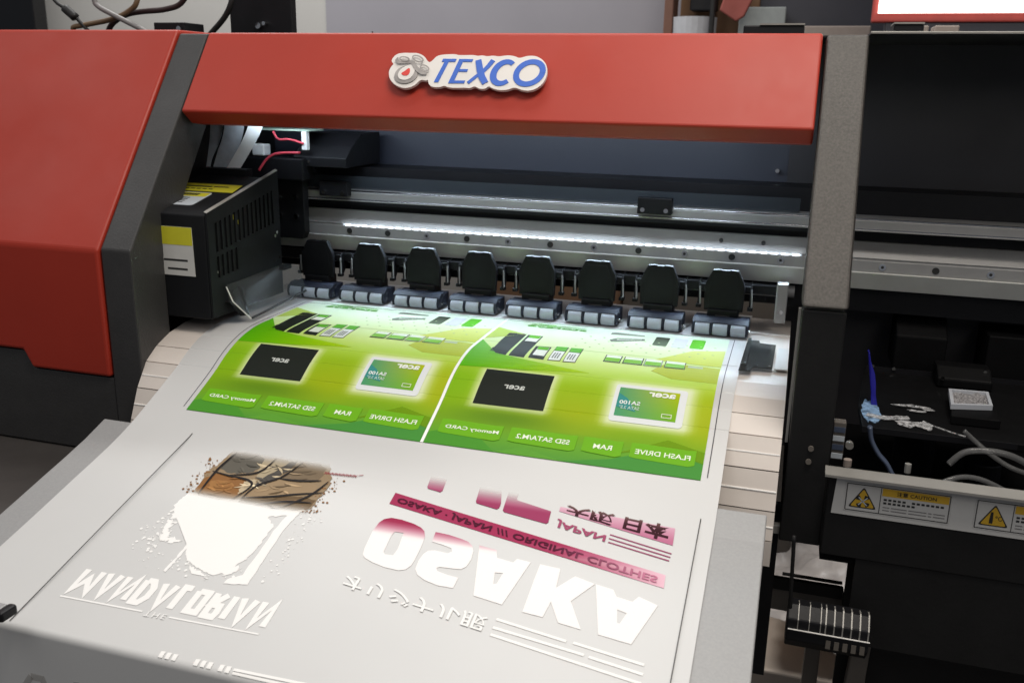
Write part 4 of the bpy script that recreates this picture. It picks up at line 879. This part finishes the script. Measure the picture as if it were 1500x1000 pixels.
for k in range(60):
    c, q = PT[k % len(PT)]; cx = sum(p[0] for p in q)/len(q)+rs.gauss(0, .008); cy = sum(p[1] for p in q)/len(q)+rs.gauss(0, .006); an = rs.choice((.3, .5, -.3, 2.6))+rs.uniform(-.3, .3); L_ = rs.uniform(.008, .022)
    pts = [(min(max(cx+L_*t*math.cos(an+t*.3), .105), .235), min(max(cy+.8*L_*t*math.sin(an+t*.3), -.131), -.059)) for t in (-.5, -.25, 0, .25, .5)]
    f_ = rs.uniform(.72, 1.3); lay('brush_stroke', polys2d(stroke(pts, [.0003, .0016, .0026, .0018, .0003])), SPL, pc(tuple(min(235, v*f_) for v in c)), .00112+.000008*k, step=.003, thick=False)
DL = [[(.106, -.094), (.128, -.097), (.152, -.099), (.160, -.108), (.150, -.131)], [(.128, -.096), (.156, -.086), (.164, -.062)], [(.196, -.062), (.184, -.088), (.166, -.104), (.160, -.126)], [(.160, -.124), (.190, -.116), (.212, -.108), (.238, -.100)],
      [(.184, -.090), (.206, -.089), (.228, -.084)], [(.178, -.131), (.206, -.120), (.234, -.116)], [(.116, -.062), (.110, -.090), (.112, -.128)], [(.204, -.131), (.226, -.108), (.236, -.084)]]
for k, q in enumerate(DL):
    lay('brush_line', polys2d(stroke([tuple(p) for p in [v.to_2d() for v in smooth_path([(a_, b_, 0) for a_, b_ in q], 4)]], [.0006+.0022*math.sin(math.pi*(i_+.5)/(4*(len(q)-1)+1)) for i_ in range(4*(len(q)-1)+1)])), SPL, pc((36, 33, 34)), .00162+.00001*k, step=.003, thick=False)
sp_ = []
for k in range(150):
    sd = rs.random(); cx = .098+rs.gauss(0, .005) if sd < .5 else .240+rs.gauss(0, .005); cy = rs.uniform(-.13, -.075); r = rs.choice((.0003, .0004, .0006, .0009, .0014)); sp_.append(ellipse(cx, cy, r, r*.8, 8))
o = lay('speck', polys2d(sp_), SPL, (136, 96, 58), .0008); o['kind'] = 'stuff'
# small signature scribble
sg = []
for k in range(9):
    xx = .2256+.0040*k; sg += stroke([(xx, -.0705+.0022*k/9), (xx+.0004, -.0735+.0022*k/9), (xx+.0016, -.0712+.0022*k/9), (xx+.0026, -.0735+.0022*k/9), (xx+.0034, -.0708+.0022*k/9)], .0007)
sg += stroke([(.2622, -.0690), (.2671, -.0672)], .0006)
lay('signature', polys2d(sg), SPL, (150, 72, 76), .0010)
# next print just entering the front edge
fr_ = []
for xx in (.1996, .2058, .2120, .2330, .2392, .2454, .2560, .2622): fr_.append([(xx, -.3055), (xx+.0040, -.3050), (xx+.0046, -.3112), (xx+.0006, -.3112)])
fr_ += [[(.2690, -.3060), (.36, -.3040), (.36, -.3065), (.2690, -.3085)], [(.2700, -.3092), (.38, -.3090), (.38, -.3112), (.2700, -.3114)]]
fp = lay('front_print', polys2d(fr_), FILM, (234, 233, 231, 1), .0006)
lay('faint_mark', polys2d(stroke([(.072, -.355), (.062, -.370), (.070, -.385), (.085, -.385), (.092, -.370), (.084, -.355), (.072, -.355)], .006)), fp, (150, 145, 138, .35), .0006)
lay('faint_mark', polys2d(stroke([(.12, -.35), (.125, -.39)], .006)), fp, (150, 145, 138, .35), .0006)

# ------------------------------------------------------------------ things behind and on the machine
mo = obj('monitor', B(-2.6, -1.815, 1.74, 1.80, .30, 1.25), 'blackout', None, .004); tag(mo, 'black monitor panel at the far left above the red cover', 'monitor')
tag(obj('black_cable', tube(tube(bmesh.new(), [(-.56, .455, .53), (-.533, .45, .492), (-.511, .45, .478), (-.498, .45, .469), (-.475, .45, .447), (-.465, .455, .434)], .003, 8), [(-.514, .448, .481), (-.508, .448, .476), (-.496, .448, .467), (-.492, .448, .463)], lambda t: .0075 if .1 < t < .9 else .003, 8, 2), 'cab_black', None, smooth=True), 'thin black cable with an inline lump behind the red cover', 'cable')
tag(obj('tan_cable', tube(bmesh.new(), [(-.372, .47, .54), (-.372, .452, .491), (-.387, .452, .476), (-.422, .452, .4625), (-.477, .452, .4535), (-.503, .452, .449), (-.498, .456, .436)], .0042, 8), 'cab_tan', None, smooth=True), 'tan brown cable looping low behind the red cover', 'cable')
tag(obj('grey_cable', tube(bmesh.new(), [(-.450, .44, .53), (-.445, .44, .492), (-.439, .44, .481), (-.414, .44, .469), (-.358, .44, .445), (-.345, .44, .436)], .0042, 8), 'cab_grey', None, smooth=True), 'grey cable sloping down to the right behind the red cover', 'cable')
tag(obj('dark_red_cable', tube(bmesh.new(), [(-.27, .465, .535), (-.296, .465, .490), (-.328, .465, .478), (-.374, .465, .4745), (-.405, .465, .470), (-.435, .465, .456), (-.448, .465, .438)], .0045, 8), 'cab_dark', None, smooth=True), 'dark red cable curving behind the tan one', 'cable')
tag(obj('thick_black_cable', tube(bmesh.new(), [(-.19, .46, .54), (-.197, .45, .489), (-.211, .45, .465), (-.235, .45, .443), (-.245, .45, .4345)], .0045, 8), 'cab_black', None, smooth=True), 'thick black cable beside the dark upright plate', 'cable')
up_ = obj('upright_plate', B(-.236, -.123, .50, .515, .4310, .62), 'matte', None, .002); tag(up_, 'dark upright metal plate standing behind the red beam', 'metal plate')
obj('plate_screw', cyl(bmesh.new(), (-.182, .494, .455), (-.182, .4998, .455), .005, 12), 'chrome', up_)
obj('plate_screw', cyl(bmesh.new(), (-.170, .492, .458), (-.170, .4998, .458), .003, 10), 'chrome', up_)
tag(obj('twig_wire', tube(tube(bmesh.new(), [(.045, .43, .431), (.052, .43, .4365), (.058, .43, .433)], .0012, 6), [(.050, .43, .4355), (.049, .43, .442)], .001, 6, 1), 'cab_black', None), 'short stub of black wire poking up behind the red beam', 'wire')
tag(obj('wooden_column', B(.276, .300, 1.75, 1.85, -.9, 1.3), 'brown', None, .003), 'narrow brown wooden upright behind the beam', 'column')
tag(obj('cardboard_box', B(.305, .52, 1.86, 1.95, .2, .9), 'card', None, .003), 'cardboard coloured panel leaning behind the brown upright', 'cardboard')
bu = obj('white_bucket', tube(bmesh.new(), [(.355, 1.78, .42), (.355, 1.78, .50), (.355, 1.78, .556)], lambda t: .056+.004*t, 24, 1), 'white_thing', None); tag(bu, 'white plastic tub behind the right of the beam', 'tub')
tag(obj('lamp_stand', cyl(bmesh.new(), (.409, 1.7, -.9), (.409, 1.7, 1.2), .007, 10), 'cab_black'), 'thin black pole in front of the white tub', 'pole')
tag(obj('black_box', B(.34, .41, 1.78, 1.84, .575, .72), 'matte', None, .003), 'small black box above the white tub', 'box')
tag(obj('red_cloth', py([(.424, .57), (.468, .542), (.488, .555), (.508, .60), (.515, .75), (.43, .75), (.436, .61)], 1.72, 1.74), 'cloth_red', None, .004), 'red cloth hanging beside the thin black pole', 'cloth')
tag(obj('pale_panel', B(.470, .590, 1.80, 1.83, .20, .584), 'pale', None, .003), 'pale grey green panel beneath the red cloth', 'panel')
tag(obj('slate_cabinet', B(.520, .985, 1.84, 1.95, -.9, 1.4), 'cabinet', None, .004), 'dark slate cabinet behind the right hand post', 'cabinet')
tag(obj('beige_box', B(.622, .80, 1.70, 1.80, .30, .530), 'beigebox', None, .003), 'low beige box in front of the dark slate cabinet', 'box')
for X0, X1, lb_ in ((.655, .695, 'pale small carton just right of the service bay hinge'), (.705, .745, 'second pale carton further right under the lit screen')):
    tag(obj('small_carton', B(X0+.165, X1+.165, 1.02, 1.08, .40, .487), 'beigebox', None, .002), lb_, 'carton', 'cartons under the lit screen')
sf = empty('lit_screen', (1.0, 1.2, .50), 'bright lit screen in a red frame at the top right', 'screen')
obj('screen_frame', B(.772, 1.60, 1.205, 1.235, .505, 1.1), 'frame_red', sf, .003); obj('screen_face', B(.782, 1.59, 1.198, 1.2035, .5215, 1.09), 'screen', sf)
obj('screen_base', B(.80, 1.60, 1.21, 1.27, -.9, .5045), 'cabinet', sf)
# behind the roller gaps and under the machine
tag(obj('grey_crate', B(-.6, .06, .92, 1.10, -.9, .06), 'wall_l', None, .004), 'pale grey crate seen through the left roller gaps', 'crate')
tag(obj('carton', B(.065, .34, .90, 1.10, -.9, .06), 'card', None, .004), 'brown carton seen through the middle roller gaps', 'carton')
tag(obj('dim_crate', B(.345, .72, .95, 1.10, -.9, .05), 'leg', None, .004), 'dim taupe crate seen through the right roller gaps', 'crate')
tag(obj('low_box', B(.50, 1.4, .60, 1.35, -.9, -.60), 'beige', None, .004), 'low beige box standing behind the machine under the service bay', 'box')
cb = bmesh.new(); N = 40
def crum(u, v): return -.548+.020*math.sin(u*9+v*5)+.016*math.sin(u*4-v*11+1)+.010*abs(math.sin(u*17+v*7))+.008*abs(math.sin(v*23-u*6))+random.uniform(-.002, .002)
gg = [[cb.verts.new((.66+.30*i/N, .61+.36*j/N, crum(i/N, j/N))) for j in range(N+1)] for i in range(N+1)]
for i in range(N):
    for j in range(N): cb.faces.new((gg[i][j], gg[i+1][j], gg[i+1][j+1], gg[i][j+1]))
tag(obj('plastic_sheet', cb, 'cloth', None, smooth=True), 'crumpled pale plastic sheet on the low beige box below the feed sensor', 'plastic sheet')
